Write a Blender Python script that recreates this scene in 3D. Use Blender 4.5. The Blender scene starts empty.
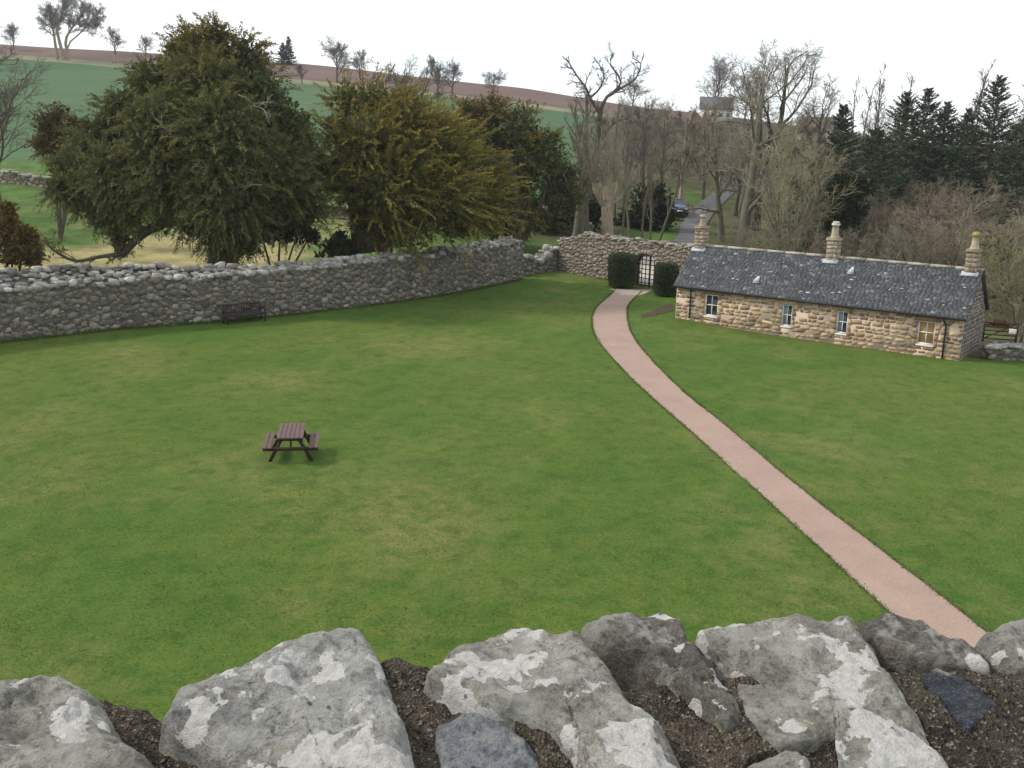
import bpy, math, random
import numpy as np
from math import radians as RAD

sc = bpy.context.scene
COL = sc.collection
rng = np.random.default_rng(7)

# ------------------------------------------------------------------ camera, world, sun, exposure
F_PX, PITCH, ROLL, CAM_H = 1010.0, RAD(13.5), RAD(1.5), 9.2
cam = bpy.data.cameras.new('camera')
cam.sensor_width = 36.0
cam.lens = 36.0 * F_PX / 1024.0
cam.clip_start, cam.clip_end = 0.05, 3000
cam_o = bpy.data.objects.new('camera', cam)
COL.objects.link(cam_o)
cam_o.location = (0, 0, CAM_H)
from mathutils import Matrix, Vector
cam_o.rotation_euler = (Matrix.Rotation(math.pi / 2 - PITCH, 3, 'X') @ Matrix.Rotation(ROLL, 3, 'Z')).to_euler()
sc.camera = cam_o

SUN_EL, SUN_AZ = RAD(40), RAD(-80)          # azimuth from +Y towards +X: the sun stands on the left
world = bpy.data.worlds.new('World')
sc.world = world
world.use_nodes = True
wn, wl = world.node_tree.nodes, world.node_tree.links
wn.clear()
sky = wn.new('ShaderNodeTexSky'); sky.sky_type = 'NISHITA'; sky.sun_disc = False
sky.sun_elevation = SUN_EL; sky.sun_rotation = SUN_AZ
tcw = wn.new('ShaderNodeTexCoord')
mpw = wn.new('ShaderNodeMapping'); mpw.inputs['Scale'].default_value = (1, 1, 3.5)
nzw = wn.new('ShaderNodeTexNoise'); nzw.inputs['Scale'].default_value = 2.6
nzw.inputs['Detail'].default_value = 6; nzw.inputs['Roughness'].default_value = .55
rpw = wn.new('ShaderNodeValToRGB')
rpw.color_ramp.elements[0].position = .34; rpw.color_ramp.elements[0].color = (.76, .85, .90, 1)
rpw.color_ramp.elements[1].position = .60; rpw.color_ramp.elements[1].color = (.93, .95, .96, 1)
sclw = wn.new('ShaderNodeVectorMath'); sclw.operation = 'SCALE'; sclw.inputs['Scale'].default_value = 10.2     # cloud brightness in the sky's own units
mxw = wn.new('ShaderNodeMix'); mxw.data_type = 'RGBA'; mxw.inputs[0].default_value = .9
bg = wn.new('ShaderNodeBackground'); bg.inputs['Strength'].default_value = .1
wo = wn.new('ShaderNodeOutputWorld')
wl.new(tcw.outputs['Generated'], mpw.inputs[0]); wl.new(mpw.outputs[0], nzw.inputs['Vector'])
wl.new(nzw.outputs[0], rpw.inputs[0]); wl.new(rpw.outputs[0], sclw.inputs[0]); wl.new(sclw.outputs[0], mxw.inputs[7])
wl.new(sky.outputs[0], mxw.inputs[6]); wl.new(mxw.outputs[2], bg.inputs[0]); wl.new(bg.outputs[0], wo.inputs[0])

sun = bpy.data.lights.new('sun', 'SUN'); sun.energy = 2.3; sun.angle = RAD(9); sun.color = (1, .95, .87)
sun_o = bpy.data.objects.new('sun', sun); COL.objects.link(sun_o)
sdir = Vector((math.sin(SUN_AZ) * math.cos(SUN_EL), math.cos(SUN_AZ) * math.cos(SUN_EL), math.sin(SUN_EL)))
sun_o.rotation_euler = sdir.to_track_quat('Z', 'Y').to_euler()
sun_o.location = sdir * 60

sc.view_settings.view_transform = 'Standard'
sc.view_settings.look = 'None'
sc.view_settings.exposure = 0.44
sc.view_settings.gamma = 1
sc.view_settings.use_curve_mapping = False
sc.render.engine = 'CYCLES'
sc.cycles.use_denoising = True
sc.cycles.max_bounces = 5; sc.cycles.diffuse_bounces = 3; sc.cycles.glossy_bounces = 2
sc.cycles.transmission_bounces = 3; sc.cycles.transparent_max_bounces = 6; sc.cycles.volume_bounces = 0
sc.cycles.caustics_reflective = False; sc.cycles.caustics_refractive = False

# ------------------------------------------------------------------ terrain
_Y = np.array([-60, 55, 62, 75, 88, 100, 150, 200, 250, 280, 300, 316, 420, 900])
_S = np.array([0, 0, .1, .9, 2.3, 4.0, 9.6, 15.6, 22.8, 27.7, 32, 33, 33.5, 30])
_yy = np.arange(-60, 900, 1.0)
_ss = np.interp(_yy, _Y, _S)
_ker = np.hanning(15); _ker /= _ker.sum()
_ss = np.convolve(np.pad(_ss, 7, mode='edge'), _ker, 'valid')
_A = np.radians([-60, -26, -11.8, 0, 6.6, 12, 16, 22, 30, 60])
_Hh = np.array([1.05, 1.0, .9, .74, .60, .54, .47, .33, .25, .22])


def zt(x, y):
    x = np.asarray(x, float); y = np.asarray(y, float)
    az = np.arctan2(x, np.maximum(y, 1e-3))
    z = np.interp(y, _yy, _ss) * np.interp(az, _A, _Hh)
    z = z + .30 * np.exp(-((x - 9.6) ** 2 + (y - 56) ** 2) / 14)                 # the grass rises a little at the cottage end
    z = z + .25 * np.sin(x * .11 + 1) * np.sin(y * .07) * np.clip((y - 75) / 30, 0, 1)
    return z


def ray(px, py):
    a, b = px - 512, py - 384
    cr, sr = math.cos(ROLL), math.sin(ROLL)
    x, y = a * cr + b * sr, -a * sr + b * cr
    d1, d2 = 1.0, -y / F_PX
    cp, sp = math.cos(PITCH), math.sin(PITCH)
    return np.array([x / F_PX, cp + d2 * sp, -sp + d2 * cp])


def at(px, py, Y):
    r = ray(px, py); t = Y / r[1]
    return np.array([r[0] * t, Y, CAM_H + r[2] * t])


def hit(px, py):
    r = ray(px, py)
    t = np.linspace(5, 420, 8000)
    z = CAM_H + r[2] * t; g = zt(r[0] * t, r[1] * t)
    i = int(np.argmax(z <= g))
    return np.array([r[0] * t[i], r[1] * t[i], g[i]])


def foot(px, Y):
    """ground point at depth Y under picture column px"""
    p = at(px, 240, Y); p[2] = float(zt(p[0], p[1])); return p


# ------------------------------------------------------------------ noise
def _hash(ix, iy, iz, seed):
    h = (ix * 374761393 + iy * 668265263 + iz * 2147483647 + seed * 1274126177) & 0xFFFFFFFF
    h = ((h ^ (h >> 13)) * 1274126177) & 0xFFFFFFFF
    h = ((h ^ (h >> 16)) * 2246822519) & 0xFFFFFFFF
    return ((h ^ (h >> 15)) & 0xFFFFFF) / float(0xFFFFFF)


def vnoise(P, seed=0):
    P = np.asarray(P, float)
    i = np.floor(P).astype(np.int64); f = P - i; f = f * f * (3 - 2 * f)
    r = 0
    for dx in (0, 1):
        wx = f[..., 0] if dx else 1 - f[..., 0]
        for dy in (0, 1):
            wy = f[..., 1] if dy else 1 - f[..., 1]
            for dz in (0, 1):
                wz = f[..., 2] if dz else 1 - f[..., 2]
                r = r + wx * wy * wz * _hash(i[..., 0] + dx, i[..., 1] + dy, i[..., 2] + dz, seed)
    return r * 2 - 1


def fbm(P, oct=4, seed=0, gain=.5):
    P = np.asarray(P, float)
    a, s, n = 1.0, 0, 0
    for k in range(oct):
        s = s + a * vnoise(P * 2 ** k + 17.3 * k, seed + k); n += a; a *= gain
    return s / n


# ------------------------------------------------------------------ mesh building
class G:
    def __init__(s):
        s.V, s.Q, s.T, s.C, s.n = [], [], [], [], 0

    def add(s, V, Q=None, T=None, c=(1, 1, 1)):
        V = np.asarray(V, float).reshape(-1, 3)
        c = np.asarray(c, float)
        if c.ndim == 1:
            c = np.broadcast_to(c, V.shape)
        if Q is not None and len(Q): s.Q.append(np.asarray(Q, np.int64).reshape(-1, 4) + s.n)
        if T is not None and len(T): s.T.append(np.asarray(T, np.int64).reshape(-1, 3) + s.n)
        s.V.append(V); s.C.append(c); s.n += len(V)

    def box(s, lo, hi, M=None, c=(1, 1, 1), taper=None):
        lo, hi = np.array(lo, float), np.array(hi, float)
        V = np.array([[x, y, z] for z in (lo[2], hi[2]) for y in (lo[1], hi[1]) for x in (lo[0], hi[0])])
        if M is not None: V = xf(V, M)
        s.add(V, [[0, 2, 3, 1], [4, 5, 7, 6], [0, 1, 5, 4], [2, 6, 7, 3], [0, 4, 6, 2], [1, 3, 7, 5]], c=c)

    def bar(s, a, b, w, h, c=(1, 1, 1), up=(0, 0, 1)):
        """square bar from a to b, w across, h in the up direction"""
        a, b, up = np.array(a, float), np.array(b, float), np.array(up, float)
        d = b - a; L = np.linalg.norm(d); d /= L
        sx = np.cross(d, up); sx /= np.linalg.norm(sx); u = np.cross(sx, d)
        V = np.array([p + i * sx * w / 2 + j * u * h / 2 for p in (a, b) for j in (-1, 1) for i in (-1, 1)])
        s.add(V, [[0, 1, 3, 2], [4, 6, 7, 5], [0, 4, 5, 1], [2, 3, 7, 6], [0, 2, 6, 4], [1, 5, 7, 3]], c=c)

    def prism(s, poly, d0, d1, c=(1, 1, 1), M=None):
        """polygon in x,z (convex), extruded along y from d0 to d1"""
        n = len(poly)
        V = np.array([[p[0], d, p[1]] for d in (d0, d1) for p in poly])
        if M is not None: V = xf(V, M)
        Q = [[i, (i + 1) % n, n + (i + 1) % n, n + i] for i in range(n)]
        T = [[0, i + 1, i] for i in range(1, n - 1)] + [[n, n + i, n + i + 1] for i in range(1, n - 1)]
        s.add(V, Q, T, c)

    def tubes(s, P, R, n=4, c=(1, 1, 1), cap=False):
        """batch of tubes: P (m,k,3), R (m,k)"""
        P = np.asarray(P, float); R = np.asarray(R, float)
        m, k, _ = P.shape
        if m == 0: return
        Tn = np.gradient(P, axis=1)
        Tn /= np.maximum(np.linalg.norm(Tn, axis=2, keepdims=True), 1e-9)
        mean = Tn.mean(axis=1, keepdims=True)
        ref = np.where(np.abs(mean[..., 2:3]) > .85, np.array([1., 0, 0]), np.array([0, 0, 1.]))
        ref = np.broadcast_to(ref, P.shape)
        A = np.cross(Tn, ref); A /= np.maximum(np.linalg.norm(A, axis=2, keepdims=True), 1e-9)
        B = np.cross(Tn, A)
        th = np.arange(n) * 2 * np.pi / n
        V = P[:, :, None, :] + R[:, :, None, None] * (np.cos(th)[None, None, :, None] * A[:, :, None, :] + np.sin(th)[None, None, :, None] * B[:, :, None, :])
        idx = np.arange(m * k * n).reshape(m, k, n)
        a = idx[:, :-1, :]; b = idx[:, 1:, :]
        Q = np.stack([a, np.roll(a, -1, 2), np.roll(b, -1, 2), b], -1).reshape(-1, 4)
        c = np.asarray(c, float)
        if c.ndim == 2: c = np.repeat(c, k * n, 0)
        T = None
        if cap:
            T = []
            for i in range(m):
                for q in (0, k - 1):
                    r = idx[i, q]
                    T += [[r[0], r[j], r[j + 1]] for j in range(1, n - 1)]
        s.add(V.reshape(-1, 3), Q, T, c)

    def leaves(s, p, d, L, W, c, r):
        """pointed four-cornered leaves: p (m,3) base, d (m,3) unit direction"""
        m = len(p)
        q = r.normal(size=(m, 3)); sx = np.cross(d, q); sx /= np.maximum(np.linalg.norm(sx, axis=1, keepdims=True), 1e-9)
        L = np.broadcast_to(L, (m,))[:, None]; W = np.broadcast_to(W, (m,))[:, None]
        V = np.stack([p, p + d * L * .5 + sx * W / 2, p + d * L, p + d * L * .5 - sx * W / 2], 1).reshape(-1, 3)
        s.add(V, np.arange(m * 4).reshape(m, 4), c=np.repeat(c, 4, 0) if np.ndim(c) == 2 else c)

    def build(s, name, mat, parent=None, smooth=False, loc=None, rotz=None, bevel=0, label=None):
        V = np.concatenate(s.V); C = np.concatenate(s.C)
        Q = np.concatenate(s.Q) if s.Q else np.zeros((0, 4), np.int64)
        T = np.concatenate(s.T) if s.T else np.zeros((0, 3), np.int64)
        me = bpy.data.meshes.new(name)
        me.vertices.add(len(V)); me.vertices.foreach_set('co', V.astype(np.float32).ravel())
        loops = np.concatenate([Q.ravel(), T.ravel()]).astype(np.int32)
        tot = np.concatenate([np.full(len(Q), 4), np.full(len(T), 3)]).astype(np.int32)
        st = np.concatenate([[0], np.cumsum(tot)[:-1]]).astype(np.int32)
        me.loops.add(len(loops)); me.loops.foreach_set('vertex_index', loops)
        me.polygons.add(len(tot)); me.polygons.foreach_set('loop_start', st)
        try: me.polygons.foreach_set('loop_total', tot)
        except Exception: pass
        if smooth: me.polygons.foreach_set('use_smooth', np.ones(len(tot), bool))
        at_ = me.attributes.new('tint', 'FLOAT_COLOR', 'POINT')
        at_.data.foreach_set('color', np.concatenate([C, np.ones((len(C), 1))], 1).astype(np.float32).ravel())
        me.update(); me.validate()
        me.materials.append(mat)
        o = bpy.data.objects.new(name, me); COL.objects.link(o)
        if parent is not None: o.parent = parent
        if loc is not None: o.location = loc
        if rotz is not None: o.rotation_euler = (0, 0, rotz)
        if label: o['label'] = label
        if bevel:
            b = o.modifiers.new('bevel', 'BEVEL'); b.width = bevel; b.segments = 2; b.limit_method = 'ANGLE'
        return o


def xf(V, M):
    M = np.array(M); return V @ M[:3, :3].T + M[:3, 3]


def rotz(a, t=(0, 0, 0)):
    c, s_ = math.cos(a), math.sin(a)
    return np.array([[c, -s_, 0, t[0]], [s_, c, 0, t[1]], [0, 0, 1, t[2]], [0, 0, 0, 1.]])


def tag(o, label, cat, group=None, kind=None):
    o['label'] = label; o['category'] = cat
    if group: o['group'] = group
    if kind: o['kind'] = kind
    return o


def thing(name, label, cat, loc=(0, 0, 0), rz=0, group=None):
    o = bpy.data.objects.new(name, None); o.empty_display_size = .3; COL.objects.link(o)
    o.location = tuple(float(v) for v in loc); o.rotation_euler = (0, 0, rz)
    return tag(o, label, cat, group)


def structure(o):
    o['kind'] = 'structure'; return o


def dup(root, loc, rz=0, scale=1.0, label=None, group=None):
    r = root.copy(); COL.objects.link(r)
    r.location = tuple(float(v) for v in loc); r.rotation_euler = (0, 0, rz)
    r.scale = (scale,) * 3 if np.isscalar(scale) else scale
    if label: r['label'] = label
    if group: r['group'] = group
    for ch in list(root.children):
        c = ch.copy(); COL.objects.link(c); c.parent = r
        for g in list(ch.children):
            d = g.copy(); COL.objects.link(d); d.parent = c
    return r


# ------------------------------------------------------------------ materials
class NT:
    def __init__(s, name, rough=.9, spec=.2):
        s.m = bpy.data.materials.new(name); s.m.use_nodes = True
        s.n, s.l = s.m.node_tree.nodes, s.m.node_tree.links
        s.b = s.n['Principled BSDF']
        s.b.inputs['Roughness'].default_value = rough
        s.b.inputs['Specular IOR Level'].default_value = spec
        s.tc = s.n.new('ShaderNodeTexCoord'); s.geo = s.n.new('ShaderNodeNewGeometry')

    def link(s, a, b): s.l.new(a, b)

    def pos(s, space='Object', scale=(1, 1, 1), rot=(0, 0, 0)):
        src = s.geo.outputs['Position'] if space == 'World' else s.tc.outputs[space]
        mp = s.n.new('ShaderNodeMapping'); mp.inputs['Scale'].default_value = scale; mp.inputs['Rotation'].default_value = rot
        s.link(src, mp.inputs[0]); return mp.outputs[0]

    def noise(s, scale, detail=4, rough=.55, vec=None, dist=0):
        t = s.n.new('ShaderNodeTexNoise')
        t.inputs['Scale'].default_value = scale; t.inputs['Detail'].default_value = detail
        t.inputs['Roughness'].default_value = rough; t.inputs['Distortion'].default_value = dist
        s.link(vec if vec is not None else s.tc.outputs['Object'], t.inputs['Vector']); return t.outputs[0]

    def voro(s, scale, vec=None, feature='F1', out='Distance'):
        t = s.n.new('ShaderNodeTexVoronoi'); t.feature = feature; t.inputs['Scale'].default_value = scale
        s.link(vec if vec is not None else s.tc.outputs['Object'], t.inputs['Vector']); return t.outputs[out]

    def ramp(s, x, stops, interp='LINEAR'):
        r = s.n.new('ShaderNodeValToRGB'); cr = r.color_ramp; cr.interpolation = interp
        while len(cr.elements) < len(stops): cr.elements.new(.5)
        for e, (p, c) in zip(cr.elements, stops):
            e.position = p; e.color = (c, c, c, 1) if np.isscalar(c) else (*c, 1)
        s.link(x, r.inputs[0]); return r.outputs[0]

    def mix(s, f, a, b, mode='MIX'):
        m = s.n.new('ShaderNodeMix'); m.data_type = 'RGBA'; m.blend_type = mode
        for v, i in ((f, 0), (a, 6), (b, 7)):
            if hasattr(v, 'links'): s.link(v, m.inputs[i])
            elif i == 0: m.inputs[0].default_value = v
            else: m.inputs[i].default_value = (v, v, v, 1) if np.isscalar(v) else (*v, 1)
        return m.outputs[2]

    def math(s, op, a, b=0.0):
        m = s.n.new('ShaderNodeMath'); m.operation = op
        for v, i in ((a, 0), (b, 1)):
            if hasattr(v, 'links'): s.link(v, m.inputs[i])
            else: m.inputs[i].default_value = v
        return m.outputs[0]

    def tint(s):
        a = s.n.new('ShaderNodeAttribute'); a.attribute_name = 'tint'; return a.outputs['Color']

    def color(s, c):
        if hasattr(c, 'links'): s.link(c, s.b.inputs['Base Color'])
        else: s.b.inputs['Base Color'].default_value = (*c, 1)

    def bump(s, h, strength=.5, dist=.02):
        b = s.n.new('ShaderNodeBump'); b.inputs['Strength'].default_value = strength; b.inputs['Distance'].default_value = dist
        s.link(h, b.inputs['Height']); s.link(b.outputs[0], s.b.inputs['Normal'])


def m_flat(name, c, rough=.7, spec=.3, var=.25, scale=6, metal=0):
    t = NT(name, rough, spec)
    n = t.noise(scale, 4)
    t.color(t.mix(t.ramp(n, [(.3, 0.), (.7, 1.)]), tuple(v * (1 - var) for v in c), tuple(v * (1 + var) for v in c)))
    t.b.inputs['Metallic'].default_value = metal
    return t.m


def m_lawn():
    t = NT('lawn_grass', .95, .1)
    W = t.pos('World')
    big = t.ramp(t.noise(.085, 4, .6, W, .5), [(.36, 0.), (.68, 1.)])
    mid = t.ramp(t.noise(.45, 6, .7, W, .4), [(.36, 0.), (.66, 1.)])
    sml = t.ramp(t.noise(2.4, 6, .78, W), [(.34, 0.), (.68, 1.)])
    fine = t.noise(14, 5, .8, W)
    c = t.mix(mid, (.044, .107, .015), (.078, .138, .022))
    c = t.mix(t.math('MULTIPLY', sml, t.math('ADD', t.math('MULTIPLY', big, .75), .12)), c, (.170, .165, .038))
    dry = t.ramp(t.noise(.15, 6, .72, t.pos('World', (1, .8, 1), (0, 0, .8))), [(.50, 0.), (.68, 1.)])
    c = t.mix(t.math('MULTIPLY', dry, t.math('ADD', t.math('MULTIPLY', sml, .6), .2)), c, (.25, .21, .085))
    dark = t.ramp(t.noise(1.3, 6, .75, t.pos('World', (1, 1, 1), (0, 0, 2.1))), [(.48, 0.), (.66, 1.)])
    c = t.mix(t.math('MULTIPLY', dark, .62), c, (.030, .078, .010))
    c = t.mix(t.ramp(fine, [(.30, .75), (.5, 0.)]), c, (.018, .045, .009))
    c = t.mix(t.ramp(fine, [(.53, 0.), (.72, .6)]), c, (.19, .22, .075))
    t.color(c)
    t.bump(t.math('ADD', t.noise(16, 4, .8, W), t.math('MULTIPLY', t.noise(60, 2, .6, W), .5)), .7, .05)
    return t.m


def m_ground():
    t = NT('field_ground', .95, .1)
    W = t.pos('World'); tint = t.tint()
    n = t.noise(.45, 6, .7, W); f = t.noise(5, 4, .75, W)
    c = t.mix(t.ramp(n, [(.3, 0.), (.7, 1.)]), (.55, .58, .5), (1.45, 1.4, 1.35))
    c = t.mix(1.0, c, tint, 'MULTIPLY')
    c = t.mix(t.ramp(f, [(.3, .5), (.55, 0.)]), c, t.mix(1., c, (.5, .5, .5), 'MULTIPLY'))
    t.color(c); t.bump(f, .8, .12)
    return t.m


def m_field(name, c1, c2, line=(.02, .6), rot=.3):
    t = NT(name, .95, .1)
    n = t.noise(.03, 5, .65, t.pos('World')); st = t.noise(1.0, 3, .6, t.pos('World', (line[0], line[1], .0), (0, 0, rot)))
    c = t.mix(t.ramp(n, [(.35, 0.), (.65, 1.)]), c1, c2)
    c = t.mix(t.ramp(st, [(.35, .35), (.6, 0.)]), c, tuple(v * .6 for v in c1))
    t.color(c); return t.m


def m_path():
    t = NT('gravel_path', .95, .15)
    W = t.pos('World')
    a = t.ramp(t.noise(.7, 5, .6, W), [(.3, 0.), (.7, 1.)]); f = t.noise(45, 3, .8, W)
    c = t.mix(a, (.292, .205, .164), (.352, .255, .208))
    c = t.mix(t.ramp(f, [(.3, .7), (.5, 0.)]), c, (.20, .12, .10))
    c = t.mix(t.ramp(f, [(.55, 0.), (.72, .6)]), c, (.55, .43, .36))
    t.color(c); t.bump(f, .5, .02); return t.m


def m_gravel(name, c1, c2, s=3):
    t = NT(name, .95, .15); W = t.pos('World')
    t.color(t.mix(t.ramp(t.noise(s, 6, .7, W), [(.3, 0.), (.7, 1.)]), c1, c2)); return t.m


def m_rubble(name, s=9, amt=.5):
    """stone colour comes from the mesh's own tint, mottled by weather and lichen"""
    t = NT(name, .92, .15)
    n = t.noise(s, 6, .7); g = t.noise(s * 6, 3, .7)
    c = t.mix(1., t.tint(), t.mix(t.ramp(n, [(.3, 0.), (.7, 1.)]), (.62, .60, .58), (1.3, 1.3, 1.28)), 'MULTIPLY')
    c = t.mix(t.ramp(t.noise(s * .8, 5, .75, t.pos('Object', (1, 1, 1), (1, .5, 0))), [(.60, 0.), (.66, amt)]), c, (.50, .50, .46))
    c = t.mix(t.ramp(g, [(.3, .45), (.5, 0.)]), c, (.06, .055, .045))
    t.color(c); t.bump(t.math('ADD', n, t.math('MULTIPLY', g, .4)), .8, .04); return t.m


def m_tint(name, rough=.8, spec=.2, var=.25, scale=8, trans=0):
    t = NT(name, rough, spec)
    n = t.noise(scale, 3)
    c = t.mix(1., t.tint(), t.mix(n, 1 - var, 1 + var), 'MULTIPLY')
    t.color(c)
    if trans:
        tr = t.n.new('ShaderNodeBsdfTranslucent'); ms = t.n.new('ShaderNodeMixShader'); ms.inputs[0].default_value = trans
        t.link(c, tr.inputs[0]); t.link(t.b.outputs[0], ms.inputs[1]); t.link(tr.outputs[0], ms.inputs[2])
        t.link(ms.outputs[0], t.n['Material Output'].inputs[0])
    return t.m


def m_bark(name, c, green=.3):
    t = NT(name, .95, .1)
    n = t.noise(1.5, 5, .7, t.pos('Object', (1, 1, .35))); f = t.noise(9, 4, .7, t.pos('Object', (1, 1, .25)))
    k = t.mix(t.ramp(f, [(.3, 0.), (.7, 1.)]), tuple(v * .55 for v in c), tuple(v * 1.35 for v in c))
    k = t.mix(t.ramp(n, [(.45, 0.), (.7, green)]), k, (.085, .095, .045))
    t.color(k); t.bump(f, .7, .05); return t.m


def m_capstone(name, c1, c2, patch=.5, off=(0, 0, 0), warm=(.30, .26, .20), grain=1.0):
    t = NT(name, .9, .2)
    mp = t.n.new('ShaderNodeMapping'); mp.inputs['Location'].default_value = off
    t.link(t.tc.outputs['Object'], mp.inputs[0]); P = mp.outputs[0]
    big = t.noise(7, 6, .62, P, .4)
    c = t.mix(t.ramp(big, [(.36, 0.), (.60, 1.)]), c1, c2)
    c = t.mix(t.ramp(t.noise(15, 5, .7, P), [(.50, 0.), (.68, .65)]), c, warm)
    gr = t.noise(190, 3, .7, P)
    c = t.mix(t.ramp(gr, [(.28, .75 * grain), (.46, 0.)]), c, tuple(v * .33 for v in c1))
    c = t.mix(t.ramp(gr, [(.56, 0.), (.74, .55 * grain)]), c, (.50, .49, .46))
    # broad pale crust, soft edged, then crisp white rosettes
    pit = t.noise(34, 7, .8, P, .3)
    c = t.mix(t.ramp(pit, [(.36, .8), (.52, 0.)]), c, tuple(v * .36 for v in c1))
    crust = t.ramp(t.noise(10, 7, .66, P, .3), [(.53, 0.), (.60, .62)])
    c = t.mix(crust, c, (.50, .49, .45))
    wn_ = t.noise(9.5, 5, .58, P, .15)
    edge = 1 - patch
    wh = t.ramp(wn_, [(edge, 0.), (edge + .012, 1.)])
    # roundish rosettes: distorted cells, each with its own radius
    dn_ = t.n.new('ShaderNodeVectorMath'); dn_.operation = 'ADD'
    nv_ = t.n.new('ShaderNodeTexNoise'); nv_.inputs['Scale'].default_value = 28; nv_.inputs['Detail'].default_value = 5; t.link(P, nv_.inputs['Vector'])
    sc_v = t.n.new('ShaderNodeVectorMath'); sc_v.operation = 'SCALE'; sc_v.inputs['Scale'].default_value = .035; t.link(nv_.outputs['Color'], sc_v.inputs[0])
    t.link(P, dn_.inputs[0]); t.link(sc_v.outputs[0], dn_.inputs[1])
    vo = t.n.new('ShaderNodeTexVoronoi'); vo.inputs['Scale'].default_value = 11; t.link(dn_.outputs[0], vo.inputs['Vector'])
    sp_c = t.n.new('ShaderNodeSeparateColor'); t.link(vo.outputs['Color'], sp_c.inputs[0])
    rad_ = t.math('MULTIPLY', t.math('SUBTRACT', sp_c.outputs[0], .52), .72)
    ros = t.ramp(t.math('SUBTRACT', rad_, vo.outputs['Distance']), [(.0, 0.), (.015, 1.)])
    wh = t.math('MAXIMUM', wh, ros)
    wcol = t.mix(t.ramp(t.noise(60, 4, .7, P), [(.3, 0.), (.65, 1.)]), (.62, .595, .56), (.82, .79, .755))
    c = t.mix(wh, c, wcol)
    dv = t.voro(26, P)
    dk = t.math('MULTIPLY', t.ramp(dv, [(.10, 1.), (.16, 0.)]), t.ramp(t.noise(5, 2, .5, P), [(.5, 0.), (.56, .85)]))
    c = t.mix(dk, c, (.085, .08, .07))
    yv = t.voro(11, P)
    yk = t.math('MULTIPLY', t.ramp(t.math('ADD', yv, t.math('MULTIPLY', t.noise(40, 3, .6, P), .12)), [(.20, 1.), (.235, 0.)]), t.ramp(t.noise(3.1, 2, .5, P), [(.55, 0.), (.60, .7)]))
    c = t.mix(yk, c, (.37, .355, .19))
    t.color(c)
    h = t.math('ADD', t.math('MULTIPLY', t.noise(30, 7, .7, P), 1.0), t.math('MULTIPLY', gr, .30))
    h = t.math('ADD', h, t.math('MULTIPLY', pit, .9)); h = t.math('ADD', h, t.math('MULTIPLY', wh, .12))
    t.bump(h, 1., .03)
    return t.m


def m_mortar():
    t = NT('weathered_mortar', .97, .1)
    P = t.tc.outputs['Object']
    g = t.voro(190, P, out='Color')
    gb = t.n.new('ShaderNodeSeparateColor'); t.link(g, gb.inputs[0])
    n = t.noise(6, 6, .7, P)
    c = t.mix(t.ramp(n, [(.35, 0.), (.68, 1.)]), (.050, .041, .032), (.125, .102, .078))
    c = t.mix(t.ramp(gb.outputs[0], [(.84, 0.), (.94, .7)]), c, (.30, .255, .20))
    c = t.mix(t.ramp(gb.outputs[1], [(.10, .8), (.25, 0.)]), c, (.022, .018, .015))
    c = t.mix(t.ramp(t.noise(16, 5, .7, P), [(.62, 0.), (.66, .6)]), c, (.085, .09, .045))
    t.color(c)
    t.bump(t.math('ADD', t.voro(190, P), t.noise(60, 4, .8, P)), 1., .012)
    return t.m


M_LAWN, M_GROUND, M_PATH = m_lawn(), m_ground(), m_path()
M_CROP = m_field('winter_crop', (.052, .104, .046), (.074, .126, .058), (.03, .5), .25)
M_PLOUGH = m_field('ploughed_soil', (.125, .084, .074), (.160, .108, .092), (.02, .7), .2)
M_MARGIN = m_gravel('rough_margin', (.10, .13, .06), (.24, .215, .13), .12)
M_SOIL = m_gravel('bare_soil', (.045, .032, .022), (.095, .068, .045), 5)
M_EDGE = m_gravel('path_edge_tone', (.055, .07, .02), (.10, .085, .045), 3)
M_ROAD = m_gravel('worn_tarmac', (.085, .082, .086), (.15, .142, .138), .9)
M_TRACK = m_gravel('pale_gravel', (.36, .32, .28), (.52, .47, .42), 1.2)
M_SLAB = m_gravel('concrete_slab', (.33, .27, .23), (.45, .39, .34), 2)
M_RUB = m_rubble('grey_rubble'); M_RUBW = m_rubble('warm_rubble', 8, .3)
M_CORE = m_gravel('wall_core', (.060, .055, .048), (.125, .115, .10), 6)
M_COREW = m_gravel('wall_core_warm', (.16, .125, .09), (.24, .19, .14), 6)
M_LEAF = m_tint('leaf', .75, .15, .3, 1.2, .22)
M_NEEDLE = m_tint('needle', .8, .15, .3, 1.5, .1)
M_TWIG = m_tint('twig', .95, .05, .25, 3)
M_BARK = m_bark('dark_bark', (.105, .085, .068)); M_BARKP = m_bark('pale_bark', (.31, .245, .19), .15)
M_BARKG = m_bark('grey_green_bark', (.150, .140, .105), .55)

# ------------------------------------------------------------------ ground sheets
def sheet(name, X, Y, mat, dz=0, colfn=None):
    """draped grid: X, Y 2-D arrays"""
    Z = zt(X, Y) + dz
    r, c = X.shape
    idx = np.arange(r * c).reshape(r, c)
    Q = np.stack([idx[:-1, :-1], idx[:-1, 1:], idx[1:, 1:], idx[1:, :-1]], -1).reshape(-1, 4)
    V = np.stack([X, Y, Z], -1).reshape(-1, 3)
    g = G(); g.add(V, Q, c=colfn(V) if colfn else (1, 1, 1))
    return structure(g.build(name, mat, smooth=True))


def sm(e0, e1, x):
    t = np.clip((x - e0) / (e1 - e0), 0, 1); return t * t * (3 - 2 * t)


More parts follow.
